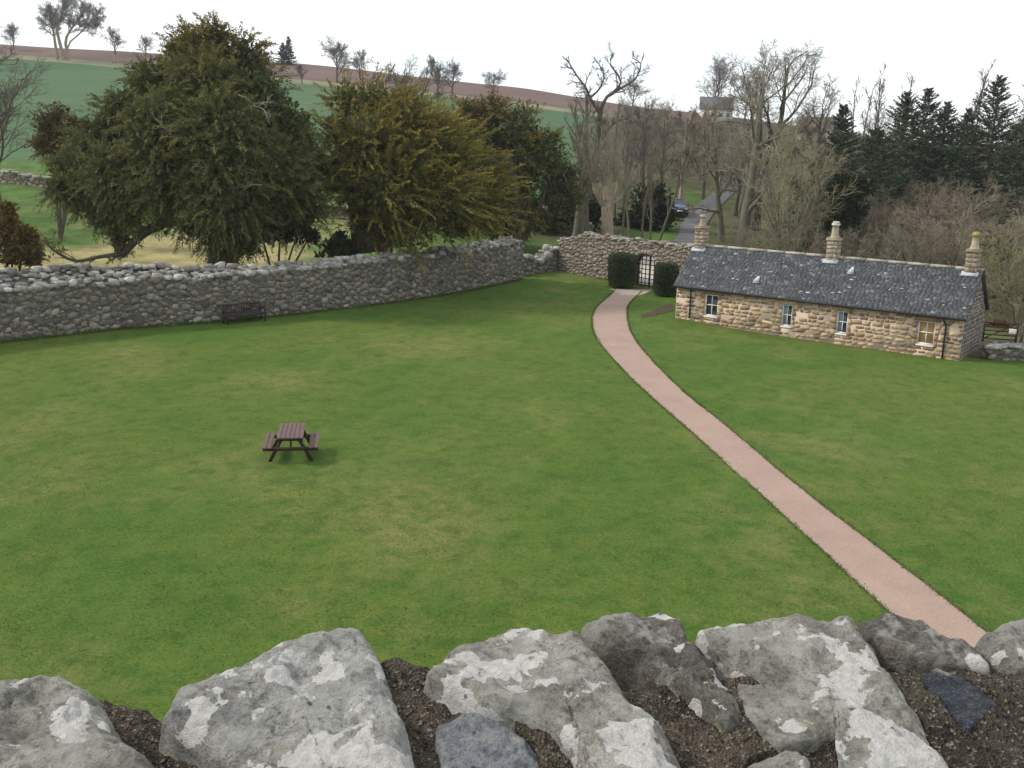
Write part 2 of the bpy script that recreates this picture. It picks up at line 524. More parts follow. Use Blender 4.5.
def ground_col(V):
    x, y = V[:, 0], V[:, 1]
    az = np.degrees(np.arctan2(x, np.maximum(y, 1)))
    n = fbm(V * np.array([.09, .09, 0]), 4, 3); n2 = fbm(V * np.array([.3, .3, 0]), 3, 9)
    c = np.array([.075, .130, .032]) * np.ones((len(V), 1))
    dry = np.clip(sm(-.25, .25, n + .35 * n2 + .10), 0, 1) * sm(57, 62, y) * (1 - sm(84, 92, y)) * (1 - sm(-12, -8, x))
    c = c * (1 - dry[:, None]) + np.array([.30, .26, .125]) * dry[:, None]
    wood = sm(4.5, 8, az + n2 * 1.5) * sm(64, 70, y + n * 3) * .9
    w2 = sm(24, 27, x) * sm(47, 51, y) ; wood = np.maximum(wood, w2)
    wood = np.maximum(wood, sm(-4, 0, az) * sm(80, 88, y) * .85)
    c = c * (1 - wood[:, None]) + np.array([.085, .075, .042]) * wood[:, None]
    bank = np.exp(-(((x - 14) / 4) ** 2 + ((y - 88) / 9) ** 2)) + .7 * np.exp(-(((x - 20) / 4) ** 2 + ((y - 120) / 8) ** 2))
    bank = np.clip(bank * 1.3, 0, 1)
    c = c * (1 - bank[:, None]) + np.array([.075, .135, .03]) * bank[:, None]
    return c


gx = np.concatenate([np.arange(-450, -90, 20), np.arange(-90, 90, 1.0), np.arange(90, 451, 20)])
gy = np.concatenate([np.arange(-60, 0, 10), np.arange(0, 135, 1.0), np.arange(135, 340, 5), np.arange(340, 461, 20)])
X, Y = np.meshgrid(gx, gy)
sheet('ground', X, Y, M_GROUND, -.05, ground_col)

WALL_PTS = np.array([(-33.0, 31.5), (-27.5, 37.6), (-22.58, 43.52), (-18.75, 47.4), (-14.75, 50.0), (-11.2, 53.0), (-6.6, 57.7), (-2.75, 62.3), (.49, 66.88)])
GA, GB = np.array([3.1, 71.0]), np.array([10.45, 63.2])
gyl = np.linspace(1.2, 71.2, 141)
xl = np.interp(gyl, WALL_PTS[:, 1], WALL_PTS[:, 0], left=-33) - .45
xl = np.where(gyl > 66.88, .1 + (gyl - 66.88) * .72, xl)
xr = np.where(gyl < 46.4, 48.0, np.interp(gyl, [46.4, 63.2, 71.2], [21.2, 10.6, 3.2]))
tt = np.linspace(0, 1, 90)[None, :]
X = xl[:, None] * (1 - tt) + xr[:, None] * tt; Y = np.broadcast_to(gyl[:, None], X.shape)
sheet('lawn', X, Y, M_LAWN)

def wedge(name, y0, y1, ny, mat, dz, amax, xmin=-240):
    yy = np.linspace(y0, y1, ny)[:, None]; t = np.linspace(0, 1, 60)[None]
    X = xmin * (1 - t) + amax * yy * t
    Y = yy + 0 * X
    if name == 'crop_field': Y = yy + (1 - (yy - y0) / (y1 - y0)) * np.interp(X, [-60, 10], [9, -3])
    Y = Y + np.interp(X, [-150, -60], [20, 0]) * np.clip((yy - 200) / 58, 0, 1) * (yy < 300)
    D = np.full(X.shape, dz); D[0] = D[-1] = -.12; D[:, -1] = -.12
    return sheet(name, X, Y, mat, D)


wedge('crop_field', 104, 262, 40, M_CROP, .12, .088)
wedge('field_margin', 258, 270, 4, M_MARGIN, .25, .10)
wedge('ploughed_field', 266, 345, 24, M_PLOUGH, .40, .19)


def curve(P, n):
    """Catmull-Rom through P"""
    P = np.asarray(P, float); Pp = np.vstack([2 * P[0] - P[1], P, 2 * P[-1] - P[-2]])
    out = []
    for t in np.linspace(0, len(P) - 1 - 1e-6, n):
        i = int(t); f = t - i
        a, b, c, d = Pp[i:i + 4]
        out.append(.5 * (2 * b + (c - a) * f + (2 * a - 5 * b + 4 * c - d) * f * f + (3 * b - a - 3 * c + d) * f ** 3))
    return np.array(out)


PATH_L = [(6.55, 64.6), (5.75, 61.2), (4.75, 57.6), (4.28, 54.2), (4.05, 50.5), (4.12, 47.0), (4.68, 40.98), (5.30, 36.5), (5.81, 33.52), (6.9, 26.12), (7.49, 21.93), (7.98, 18.56), (8.5, 13), (8.8, 8), (9, 2)]
PATH_R = [(8.05, 63.9), (7.15, 60.6), (6.45, 57.4), (6.12, 54.3), (5.88, 50.3), (5.92, 46.2), (6.3, 40.4), (6.72, 36.6), (7.1, 34.4), (8.05, 26.9), (8.75, 22.9), (9.5, 18.4), (10.1, 13), (10.4, 8), (10.6, 2)]
Lc, Rc = curve(PATH_L, 160), curve(PATH_R, 160)
for _ in range(60):
    for q in (Lc, Rc): q[1:-1] = .25 * q[:-2] + .5 * q[1:-1] + .25 * q[2:]
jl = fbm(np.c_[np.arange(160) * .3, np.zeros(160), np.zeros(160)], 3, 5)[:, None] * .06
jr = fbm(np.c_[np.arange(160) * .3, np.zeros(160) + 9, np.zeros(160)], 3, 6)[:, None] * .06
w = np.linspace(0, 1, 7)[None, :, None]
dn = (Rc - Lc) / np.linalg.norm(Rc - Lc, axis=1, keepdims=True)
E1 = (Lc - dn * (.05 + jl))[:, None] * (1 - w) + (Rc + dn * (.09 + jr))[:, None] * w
sheet('path_edge_strip', E1[..., 0], E1[..., 1], M_EDGE, .004)  # green-brown strip a little wider than the path, darker than its gravel
P1 = (Lc + dn * jl)[:, None] * (1 - w) + (Rc + dn * jr)[:, None] * w
sheet('path', P1[..., 0], P1[..., 1], M_PATH, .010)


def ribbon(name, L, R, mat, dz, n=30, jit=0.):
    L, R = curve(L, n), curve(R, n)
    w = np.linspace(0, 1, 5)[None, :, None]
    E = L[:, None] * (1 - w) + R[:, None] * w
    return sheet(name, E[..., 0], E[..., 1], mat, dz)


ribbon('gate_apron', [(6.1, 64.4), (6.55, 63.0), (6.55, 62.2)], [(8.9, 64.6), (8.3, 63.2), (7.7, 62.2)], M_SLAB, .016)
ribbon('planting_bed', [tuple(hit(*p)[:2]) for p in ((640, 315.5), (655, 310), (672, 303.5))], [tuple(hit(*p)[:2]) for p in ((642, 318), (657, 315), (674, 311))], M_SOIL, .02)
ribbon('gravel_track', [(4.8, 69.6), (5.8, 74), (8.8, 82)], [(11.4, 64.0), (12.6, 72), (14.2, 80.5)], M_TRACK, .03)
road_c = [(10.5, 78.5)] + [tuple(hit(*p)[:2]) for p in ((688, 240), (693, 226), (704, 210), (716, 199))] 
road_c = np.array(road_c); road_c = np.vstack([road_c, road_c[-1] + np.array([5, 16]), road_c[-1] + np.array([13, 45]), road_c[-1] + np.array([18, 85])])
ribbon('road', [(p[0] - 1.15, p[1]) for p in road_c], [(p[0] + 1.25, p[1]) for p in road_c], M_ROAD, .05)
ribbon('gable_path', [(21.0, 46.0), (22.2, 48.3), (24.0, 51.5)], [(23.6, 46.0), (24.2, 47.6), (25.8, 50.5)], M_SOIL, .02)

# ------------------------------------------------------------------ rubble walls
_c = np.array([[x, y, z] for z in (-1, 0, 1) for y in (-1, 0, 1) for x in (-1, 0, 1)], float)


def _cube3():
    """unit cube with every face split in four, corners pulled in"""
    key, V, Q = {}, [], []
    def vid(p):
        p = tuple(p)
        if p not in key: key[p] = len(V); V.append(p)
        return key[p]
    for ax in range(3):
        for sgn in (-1, 1):
            a, b = [(1, 2), (2, 0), (0, 1)][ax]
            for i in (-1, 0):
                for j in (-1, 0):
                    q = []
                    for di, dj in ((0, 0), (1, 0), (1, 1), (0, 1)):
                        p = [0, 0, 0]; p[ax] = sgn; p[a] = i + di; p[b] = j + dj; q.append(vid(p))
                    Q.append(q if sgn > 0 else q[::-1])
    V = np.array(V, float)
    n = np.linalg.norm(V, axis=1, keepdims=True)
    return V, (n - 1) / (math.sqrt(3) - 1), np.array(Q)


STV0, STN, STQ = _cube3()
STV = STV0 * (1 - .2 * STN)


def stones(g, C, S, A, cols, r, jit=.16, tilt=.06, rnd=.20):
    """many rounded irregular stones: C centre, S half sizes, A heading of the wall"""
    m = len(C)
    if m == 0: return
    V = (STV0 * (1 - rnd * STN))[None] * (1 + r.normal(size=(m, len(STV), 1)) * .03) + r.normal(size=(m, len(STV), 3)) * jit * .6
    sh = r.normal(size=(m, 2)) * .18
    V[:, :, 0] += sh[:, 0:1] * V[:, :, 2]; V[:, :, 2] += sh[:, 1:2] * V[:, :, 0] * .6
    V = V * S[:, None, :]
    a = A + r.normal(size=m) * tilt
    ca, sa = np.cos(a)[:, None], np.sin(a)[:, None]
    X = V[:, :, 0] * ca - V[:, :, 1] * sa; Yv = V[:, :, 0] * sa + V[:, :, 1] * ca
    V = np.stack([X, Yv, V[:, :, 2]], -1) + C[:, None, :]
    Q = (STQ[None] + (np.arange(m) * len(STV))[:, None, None]).reshape(-1, 4)
    g.add(V.reshape(-1, 3), Q, c=np.repeat(cols, len(STV), 0))


def rubble_colors(m, r, pal):
    pal = np.array(pal); c = pal[r.integers(0, len(pal), m)]
    return np.clip(c * (1 + r.normal(size=(m, 1)) * .16), .03, .8)


GREY = [(.205, .185, .157), (.17, .156, .136), (.245, .222, .188), (.205, .172, .136), (.148, .136, .12), (.265, .245, .212)]
COPE = [(.35, .34, .31), (.28, .27, .25), (.44, .43, .40), (.23, .22, .20)]
WARM = [(.27, .225, .175), (.235, .195, .155), (.30, .255, .205), (.22, .19, .16), (.265, .235, .20)]


class Line:
    def __init__(s, pts):
        s.P = np.asarray(pts, float); d = np.diff(s.P, axis=0); s.L = np.linalg.norm(d, axis=1)
        s.c = np.concatenate([[0], np.cumsum(s.L)]); s.len = s.c[-1]

    def at(s, u):
        u = np.asarray(u, float)
        x = np.interp(u, s.c, s.P[:, 0]); y = np.interp(u, s.c, s.P[:, 1])
        e = .6
        dx = np.interp(u + e, s.c, s.P[:, 0]) - np.interp(u - e, s.c, s.P[:, 0])
        dy = np.interp(u + e, s.c, s.P[:, 1]) - np.interp(u - e, s.c, s.P[:, 1])
        a = np.arctan2(dy, dx); return x, y, a


def pack(L, Hh, r, size=(.20, .155, .12, .09, .065)):
    """random tight packing of wide ellipses on a wall face: (u, z, r) big stones first, small ones in the gaps"""
    cs = .35; nx, nz = int(L / cs) + 3, int(Hh / cs) + 3
    cell = {}
    out = []
    for k, s0 in enumerate(size):
        tries = int(L * Hh / (s0 * s0) * (1.2 if k else .55))
        for u, z, q in zip(r.uniform(0, L, tries), r.uniform(-.05, Hh, tries), r.uniform(.82, 1.15, tries)):
            rr = s0 * q; i, j = int(u / 1.3 / cs), int(z / cs) + 1; ok = True
            for a in (-1, 0, 1):
                for b in (-1, 0, 1):
                    for (u2, z2, r2) in cell.get((i + a, j + b), ()):
                        if ((u - u2) / 1.3) ** 2 + (z - z2) ** 2 < (.93 * (rr + r2)) ** 2: ok = False; break
                    if not ok: break
                if not ok: break
            if ok:
                cell.setdefault((i, j), []).append((u, z, rr)); out.append((u, z, rr))
    return out


def rubble_wall(root, pts, th, hf, hb, pal, cope, mat, core, r, rowh=(.16, .30), wid=(.18, .50), hole=None, dark=.0, zoff=0, cope_s=(.20, .16, .12), both=True, topfill=True, size=(.15, .12, .095, .07, .05)):
    """hf / hb: heights of front and back edge as functions of distance u; front is on the right of the line"""
    ln = Line(pts)
    n = max(8, int(ln.len / .5)); u = np.linspace(0, ln.len, n)
    # core
    g = G(); segs = [(u[i], u[i + 1]) for i in range(n - 1)]
    for a, b in segs:
        if hole and hole(.5 * (a + b), .2): continue
        q = []
        for uu in (a, b):
            x, y, an = ln.at(uu); nx, ny = -math.sin(an), math.cos(an)
            z0 = float(zt(x, y)) - .3
            q += [(x + nx * .0, y + ny * .0, z0), (x + nx * (th - .0), y + ny * (th - .0), z0),
                  (x, y, z0 + .3 + hf(uu) - .06), (x + nx * th, y + ny * th, z0 + .3 + hb(uu) - .06)]
        g.add(q, [[0, 4, 6, 2], [1, 3, 7, 5], [2, 6, 7, 3], [0, 2, 3, 1], [4, 5, 7, 6]])
    g.build('core', core, root)
    g = G(); C, S, A = [], [], []
    for side in ((0, 1) if both else (0,)):
        hh = hf if side == 0 else hb
        for cu, cz, rr_ in pack(ln.len, max(hh(x) for x in u), r, size):
            if cz + rr_ * .4 > hh(cu) or (hole and hole(cu, cz)): continue
            x, y, an = ln.at(cu); nx, ny = -math.sin(an), math.cos(an)
            off = r.uniform(.085, .12) if side == 0 else th - r.uniform(.085, .12)
            C.append((x + nx * off, y + ny * off, float(zt(x, y)) + cz)); S.append((rr_ * 1.5, .10 + rr_ * .25, rr_ * 1.06)); A.append(an)
    cols = rubble_colors(len(C), r, pal)
    stones(g, np.array(C), np.array(S), np.array(A), cols, r, .20)
    # rough fill along the top and the coping stones
    C, S, A = [], [], []
    for e, hh in ((.10, hf), (th - .14, hb)):
        uu = 0
        while uu < ln.len:
            s_ = r.uniform(.6, 1.35)
            if r.random() < .93:
                x, y, an = ln.at(uu); nx, ny = -math.sin(an), math.cos(an)
                o = e + r.normal() * .05
                C.append((x + nx * o, y + ny * o, float(zt(x, y)) + hh(uu) + cope_s[2] * (s_ - .75) * .9 + r.normal() * .03))
                S.append((cope_s[0] * s_, cope_s[1] * r.uniform(.8, 1.3), cope_s[2] * s_ * r.uniform(.8, 1.2))); A.append(an)
            uu += cope_s[0] * s_ * 1.75
    if topfill:
        for k in range(int(ln.len * 16)):
            uu = r.uniform(0, ln.len); x, y, an = ln.at(uu); nx, ny = -math.sin(an), math.cos(an); f = r.uniform(.15, .85)
            C.append((x + nx * th * f, y + ny * th * f, float(zt(x, y)) + hf(uu) * (1 - f) + hb(uu) * f - .02)); s_ = r.uniform(.5, 1.)
            S.append((.20 * s_, .17 * s_, .10 * s_)); A.append(an)
    stones(g, np.array(C), np.array(S), np.array(A), rubble_colors(len(C), r, cope), r, .2, .3)
    g.build('masonry', mat, root)
    return ln


r_ = np.random.default_rng(21)
lw = thing('rubble_wall', 'long old grey rubble stone wall running along the left side of the lawn', 'wall', (0, 0, 0))
LWN = Line(WALL_PTS); U0 = LWN.c[2]
hf = lambda u: 2.27 + .22 * float(sm(8, 24, np.array(u - U0))) + .05 * math.sin(u * 1.7)
hb = lambda u: hf(u) + .72 - .60 * float(sm(2, 15, np.array(u - U0))) + .06 * math.sin(u * 2.9 + 1)
rubble_wall(lw, WALL_PTS, 1.15, hf, hb, GREY, COPE, M_RUB, M_CORE, r_)

br = thing('broken_wall', 'low tumbled stretch of grey wall filling the gap beside the arched gate wall', 'wall', (0, 0, 0))
hbk = lambda u: .95 + .22 * math.sin(u * 2.1 + .5) + .5 * float(sm(2.6, 4.6, np.array(float(u))))
rubble_wall(br, [(.35, 68.3), (1.9, 69.9), (3.15, 71.6)], .8, hbk, lambda u: hbk(u) + .15, GREY, COPE, M_RUB, M_CORE, r_, cope_s=(.26, .2, .17))

gw = thing('gate_wall', 'warm brown rubble wall with an arched gateway between two clipped bushes', 'wall', (0, 0, 0))
gd = (GB - GA) / np.linalg.norm(GB - GA); gn = np.array([-gd[1], gd[0]]); G_TH = .75
OU0, OU1, SPR, TOP = 6.72, 8.78, 1.55, 2.38


def arch_h(u):
    t = (u - (OU0 + OU1) / 2) / ((OU1 - OU0) / 2)
    return SPR + (TOP - SPR) * math.sqrt(max(0, 1 - abs(t) ** 2.3)) if abs(t) < 1 else 0


def ghole(u, z): return z < arch_h(u) + (.05 if z > SPR else 0)


hg = lambda u: 2.55 + .55 * float(sm(.3, 2.6, np.array(float(u)))) + .07 * math.sin(u * 3.1)
G_END = GB + gd * 2.2
# core with the arched opening: columns on both sides, spandrel blocks above it
g = G()
def gcol(u0, u1, zb0, zb1, zt0, zt1):
    V = []
    for uu, zb, zt_ in ((u0, zb0, zt0), (u1, zb1, zt1)):
        for d in (.005, G_TH - .005):
            p = GA + gd * uu + gn * d
            V += [(p[0], p[1], zb), (p[0], p[1], zt_)]
    g.add(V, [[0, 4, 5, 1], [2, 3, 7, 6], [1, 5, 7, 3], [0, 2, 6, 4], [0, 1, 3, 2], [4, 6, 7, 5]])
us = np.concatenate([np.linspace(0, OU0, 14), np.linspace(OU0, OU1, 25)[1:], np.linspace(OU1, 12.8, 10)[1:]])
for a, b in zip(us[:-1], us[1:]):
    ins = OU0 - 1e-6 <= a and b <= OU1 + 1e-6
    za, zb = (max(SPR, arch_h(a)), max(SPR, arch_h(b))) if ins else (-.3, -.3)
    gcol(a, b, za, zb, hg(a) - .08, hg(b) - .08)
g.build('core', M_COREW, gw)
g = G(); C, S, A = [], [], []
ga = math.atan2(gd[1], gd[0])
for side in (0, 1):
    for cu, cz, rr_ in pack(12.8, 3.2, r_, (.13, .11, .09, .07, .05)):
        if cz + rr_ * .4 > hg(cu) or ghole(cu - rr_ * .9, cz) or ghole(cu + rr_ * .9, cz) or ghole(cu, cz - rr_ * .7): continue
        p = GA + gd * cu + gn * (r_.uniform(.07, .095) if side == 0 else G_TH - .08)
        C.append((p[0], p[1], float(zt(*p)) * .6 + cz)); S.append((rr_ * 1.55, .12, rr_ * 1.0)); A.append(ga)
for k in range(13):            # dressed ring of voussoirs round the arch
    t = -1 + 2 * (k + .5) / 13
    uu = (OU0 + OU1) / 2 + (OU1 - OU0) / 2 * math.sin(t * math.pi / 2) * 1.04; zz = arch_h(np.clip(uu, OU0 + .02, OU1 - .02)) + .11
    p = GA + gd * uu + gn * .06
    C.append((p[0], p[1], zz)); S.append((.13, .13, .15)); A.append(ga)
for zz in np.arange(.2, 1.6, .32):
    for uu in (OU0 - .10, OU1 + .10):
        p = GA + gd * uu + gn * .08; C.append((p[0], p[1], zz)); S.append((.16, .15, .165)); A.append(ga)
stones(g, np.array(C), np.array(S), np.array(A), rubble_colors(len(C), r_, WARM), r_, .13)
C, S, A = [], [], []
for row in range(3):
    uu = -.1
    while uu < 12.8:
        s_ = r_.uniform(.6, 1.3); p = GA + gd * uu + gn * (G_TH * (.12 + .38 * row) + r_.normal() * .04)
        C.append((p[0], p[1], hg(uu) + r_.normal() * .05)); S.append((.20 * s_, .15, .075 * s_)); A.append(ga); uu += .34 * s_
stones(g, np.array(C), np.array(S), np.array(A), rubble_colors(len(C), r_, [(.34, .315, .27), (.28, .255, .215), (.40, .38, .34)]), r_, .2, .3)
g.build('masonry', M_RUBW, gw)
# the gate: two leaves of square iron lattice
M_IRON = m_flat('rusty_iron', (.045, .028, .024), .7, .3, .4, 20)
GD_ = .50
gp = GA + gd * OU0 + gn * GD_
gate = thing('gate', '', '', (gp[0], gp[1], .05), ga); del gate['category']; del gate['label']; gate.parent = gw
gate['label'] = 'double gate of square iron lattice with an arched head'
Wg = OU1 - OU0
for lf in range(2):
    g = G(); x0, x1 = (.03, Wg / 2 - .02) if lf == 0 else (Wg / 2 + .02, Wg - .03)
    for x in np.linspace(x0 + .02, x1 - .02, 4):
        g.bar((x, 0, .03), (x, 0, arch_h(OU0 + min(max(x, .06), Wg - .06)) - .08), .05, .045, up=(0, 1, 0))
    z = .06
    while z < TOP - .1:
        xs = [x for x in np.linspace(x0, x1, 30) if arch_h(OU0 + x) - .08 > z]
        if len(xs) > 2: g.bar((xs[0], .012, z), (xs[-1], .012, z), .03, .05)
        z += .30
    g.build('leaf', M_IRON, gate)
g = G(); pr_ = [(x, arch_h(OU0 + x) - .06) for x in np.linspace(.02, Wg - .02, 17)]
for a, b in zip(pr_[:-1], pr_[1:]): g.bar((a[0], 0, a[1]), (b[0], 0, b[1]), .06, .06)
g.build('head_bar', M_IRON, gate)

dy = thing('field_dyke', 'low dry stone dyke crossing the pasture behind the yews', 'wall', (0, 0, 0))
DYKE = [tuple(hit(*p)[:2]) for p in ((-160, 168), (-60, 175), (0, 182), (40, 187), (180, 203), (340, 219), (460, 226), (545, 231), (590, 237))]
rubble_wall(dy, DYKE, .6, lambda u: .95 + .1 * math.sin(u * .9), lambda u: .95 + .1 * math.sin(u * .9), [(.24, .21, .15), (.19, .175, .13), (.3, .27, .21)], [(.34, .32, .27), (.28, .26, .2)], M_RUB, M_CORE, r_, cope_s=(.28, .2, .14), topfill=False, size=(.22, .16, .12))
rw = thing('garden_wall', 'low grey stone wall running off to the right of the cottage gable', 'wall', (0, 0, 0))
rp0, rp1 = hit(984, 360)[:2], hit(1030, 361)[:2]
rdir = (rp1 - rp0) / np.linalg.norm(rp1 - rp0)
rubble_wall(rw, [rp0 + rdir * .25, rp1, rp1 + rdir * 8], .55, lambda u: .55 + .06 * math.sin(u * 2), lambda u: .6 + .06 * math.sin(u * 2), GREY, [(.32, .31, .29), (.4, .39, .37)], M_RUB, M_CORE, r_, cope_s=(.15, .12, .08), size=(.13, .10, .075, .05))
# short blades over the nearer lawn and along edges
def blades(name, P, r, h, w, col, lean=.8):
    m = len(P); d = nrm(np.concatenate([r.normal(size=(m, 2)) * lean, np.ones((m, 1))], 1)); g = G()
    g.leaves(P, d, h * r.uniform(.6, 1.3, m), w * r.uniform(.7, 1.3, m), col, r)
    o = g.build(name, M_BLADE); o['kind'] = 'stuff'; return o


def nrm(v): return v / np.maximum(np.linalg.norm(v, axis=1, keepdims=True), 1e-9)


M_BLADE = m_tint('grass_blade', .8, .15, .2, 2, .3)
rb_ = np.random.default_rng(3)
GC = np.array([(.060, .118, .020), (.075, .135, .024), (.10, .150, .030), (.15, .160, .042), (.055, .110, .020), (.20, .185, .07)])
m = 260000
yv = 9 * (46 / 9.) ** rb_.random(m); xv = rb_.uniform(-.62, .62, m) * (yv + 3)
PL = np.interp(yv, Lc[::-1, 1], Lc[::-1, 0]); PR = np.interp(yv, Rc[::-1, 1], Rc[::-1, 0])
wl_ = np.interp(yv, WALL_PTS[:, 1], WALL_PTS[:, 0], left=-33)
ok = ((xv < PL - .05) | (xv > PR + .08)) & (xv > wl_ + .3) & ((yv < 44) | (xv < 19)); xv, yv = xv[ok], yv[ok]
pn = fbm(np.c_[xv * .5, yv * .5, xv * 0], 3, 71) + .6 * fbm(np.c_[xv * 2.2, yv * 2.2, xv * 0], 2, 72)
keep = pn + rb_.normal(size=len(xv)) * .35 > -.1; xv, yv, pn = xv[keep], yv[keep], pn[keep]
k = np.clip(((pn + rb_.normal(size=len(pn)) * .35) * 2.2 + 1.6).astype(int), 0, 5); k = np.where(rb_.random(len(k)) < .2, 4, k)
blades('lawn_grass_blades', np.c_[xv, yv, zt(xv, yv)], rb_, .036, .014, GC[k], 1.6)
Pe = []
for q, sd in ((Lc, -1), (Rc, 1)):
    i = rb_.integers(0, 159, 5000); f = rb_.random((5000, 1)); p = q[i] * (1 - f) + q[i + 1] * f; off = sd * (rb_.normal(size=5000) * .04 + .04)
    Pe.append(np.c_[p[:, 0] + off, p[:, 1]])
i = rb_.uniform(0, 1, 9000); wi = np.interp(i, np.linspace(0, 1, len(WALL_PTS)), WALL_PTS[:, 0]); wj = np.interp(i, np.linspace(0, 1, len(WALL_PTS)), WALL_PTS[:, 1]); of = np.abs(rb_.normal(size=9000)) * .12 - .02
Pw = np.c_[wi + of * .75, wj - of * .65]
Pe = np.vstack(Pe)
blades('path_edge_grass', np.c_[Pe, zt(Pe[:, 0], Pe[:, 1])], rb_, .07, .018, GC[rb_.integers(0, 5, len(Pe))], .9)
blades('wall_foot_grass', np.c_[Pw, zt(Pw[:, 0], Pw[:, 1])], rb_, .17, .022, GC[rb_.integers(0, 5, len(Pw))], .5)
#PART2
# ------------------------------------------------------------------ cottage
CO = np.array([8.68, 53.72]); CYAW = RAD(-36.6); CL, CW, CEV, CRG = 14.5, 3.9, 1.96, 4.03
cot = thing('stone_cottage', 'long low stone cottage with grey slate roof and three chimneys', 'cottage', (CO[0], CO[1], 0), CYAW)
M_CSTONE = m_rubble('cottage_stone', 7, .12)
M_CMORT = m_gravel('lime_mortar', (.50, .39, .295), (.60, .475, .37), 4)
t = NT('slate', .85, .12)
_b = t.noise(.8, 5, .7, t.pos('Object', (1, 1.6, 1.6))); _f = t.noise(13, 5, .8)
_c = t.mix(1., t.tint(), t.mix(t.ramp(_b, [(.3, 0.), (.7, 1.)]), .72, 1.35), 'MULTIPLY')
_c = t.mix(t.ramp(_f, [(.56, 0.), (.70, .55)]), _c, (.25, .25, .25)); _c = t.mix(t.ramp(_f, [(.30, .6), (.45, 0.)]), _c, (.04, .042, .05))
t.color(_c); M_SLATE = t.m
M_WHITE = m_flat('white_paint', (.75, .75, .72), .5, .4, .06)
M_DARKGLASS = NT('window_glass', .06, .6); M_DARKGLASS.color((.025, .032, .045)); M_DARKGLASS = M_DARKGLASS.m
M_BLIND = m_flat('wood_shutter', (.34, .22, .10), .6, .3, .15)
M_BLUE = m_flat('pale_curtain', (.19, .25, .33), .7, .2, .2)
M_BLACK = m_flat('black_paint', (.02, .02, .022), .4, .4, .2)
M_LEAD = m_flat('lead', (.40, .43, .47), .6, .3, .2)
M_CHIM = m_rubble('chimney_stone', 6, .3)
M_POT = m_flat('clay_pot', (.42, .35, .25), .8, .2, .2)
WINS = [(1.68, 2.43, .54, 1.67, 'd'), (5.93, 6.46, .54, 1.63, 'b'), (8.72, 9.26, .54, 1.63, 'b'), (12.53, 13.30, .54, 1.63, 'w')]
# wall shell with window openings: front cut into panels
g = G()
xs = [0.0]
for w_ in WINS: xs += [w_[0], w_[1]]
xs.append(CL)
TH = .4; HW = CEV + .10
for i in range(len(xs) - 1):
    if i % 2 == 0: g.box((xs[i], 0, -.4), (xs[i + 1], TH, HW))
    else:
        w_ = WINS[i // 2]; g.box((xs[i], 0, -.4), (xs[i + 1], TH, w_[2])); g.box((xs[i], 0, w_[3]), (xs[i + 1], TH, HW))
g.box((0, CW - TH, -.4), (CL, CW, HW))
for x0, x1 in ((0, TH), (CL - TH, CL)):
    g.prism([(-9, 0)] * 0 or [(TH, -.4), (CW - TH, -.4), (CW - TH, HW), (CW / 2, CRG - .10), (TH, HW)], x0, x1, M=np.array([[0, 1, 0, 0], [1, 0, 0, 0], [0, 0, 1, 0], [0, 0, 0, 1.]]))
wall_o = g.build('wall', M_CMORT, cot)
# visible masonry: squared sandstone blocks set 12 mm proud of the mortar
r_ = np.random.default_rng(5)
SAND = np.array([(.36, .265, .18), (.42, .325, .225), (.31, .225, .16), (.24, .185, .145), (.46, .37, .265), (.38, .275, .165), (.19, .16, .14), (.41, .32, .235), (.34, .20, .145)])
SP = np.array([.2, .2, .13, .1, .14, .09, .05, .06, .03]); SP = SP / SP.sum()
g = G(); C, S, A, K = [], [], [], []
z = -.15
while z < HW - .06:
    rh = r_.uniform(.15, .27); uu = 0.0
    while uu < CL - .05:
        w_ = r_.uniform(.20, .56) * (1.1 if rh > .2 else .85); w_ = min(w_, CL - uu)
        h_ = rh * r_.uniform(.62, .92); cu, cz = uu + w_ / 2, z + rh / 2
        ok = all(not (cu + w_ / 2 > a - .01 and cu - w_ / 2 < b + .01 and cz + h_ / 2 > lo - .02 and cz - h_ / 2 < hi + .01) for a, b, lo, hi, _ in WINS)
        if ok and cz + h_ / 2 < HW - .02 and r_.random() < .94:
            C.append((cu, .086, cz + r_.normal() * .012)); S.append((w_ * .44, .10, h_ * .50)); A.append(0.)
        uu += w_
    z += rh
for a, b, lo, hi, _ in WINS:               # jamb stones and lintel of each window
    z = lo - .12
    while z < hi + .05:
        h_ = r_.uniform(.2, .34)
        for x, s_ in ((a, -1), (b, 1)):
            w_ = r_.uniform(.12, .3); C.append((x + s_ * w_ / 2, .08, z + h_ / 2)); S.append((w_ / 2 * .96, .105, h_ * .47)); A.append(0.)
        z += h_
    C.append(((a + b) / 2, .08, hi + .12)); S.append(((b - a) / 2 + .2, .105, .105)); A.append(0.)
C, S = np.array(C), np.array(S)
cols = SAND[r_.choice(len(SAND), len(C), p=SP)] * (1 + r_.normal(size=(len(C), 1)) * .17)
stones(g, C, S, np.zeros(len(C)), cols * np.array([1.15, 1.05, 1.0]), r_, .07, 0, .07)
# gables: stone colour greyed and darkened to hold the end wall's shade
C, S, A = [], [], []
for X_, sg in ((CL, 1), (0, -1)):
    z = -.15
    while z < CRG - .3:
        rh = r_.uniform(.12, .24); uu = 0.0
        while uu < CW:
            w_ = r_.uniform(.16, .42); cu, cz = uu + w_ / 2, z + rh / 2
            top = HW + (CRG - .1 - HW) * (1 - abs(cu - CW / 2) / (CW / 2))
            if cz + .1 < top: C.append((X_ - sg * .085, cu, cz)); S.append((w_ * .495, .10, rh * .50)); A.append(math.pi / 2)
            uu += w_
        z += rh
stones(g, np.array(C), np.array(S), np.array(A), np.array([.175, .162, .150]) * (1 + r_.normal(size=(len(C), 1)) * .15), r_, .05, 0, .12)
g.build('stonework', M_CSTONE, cot)
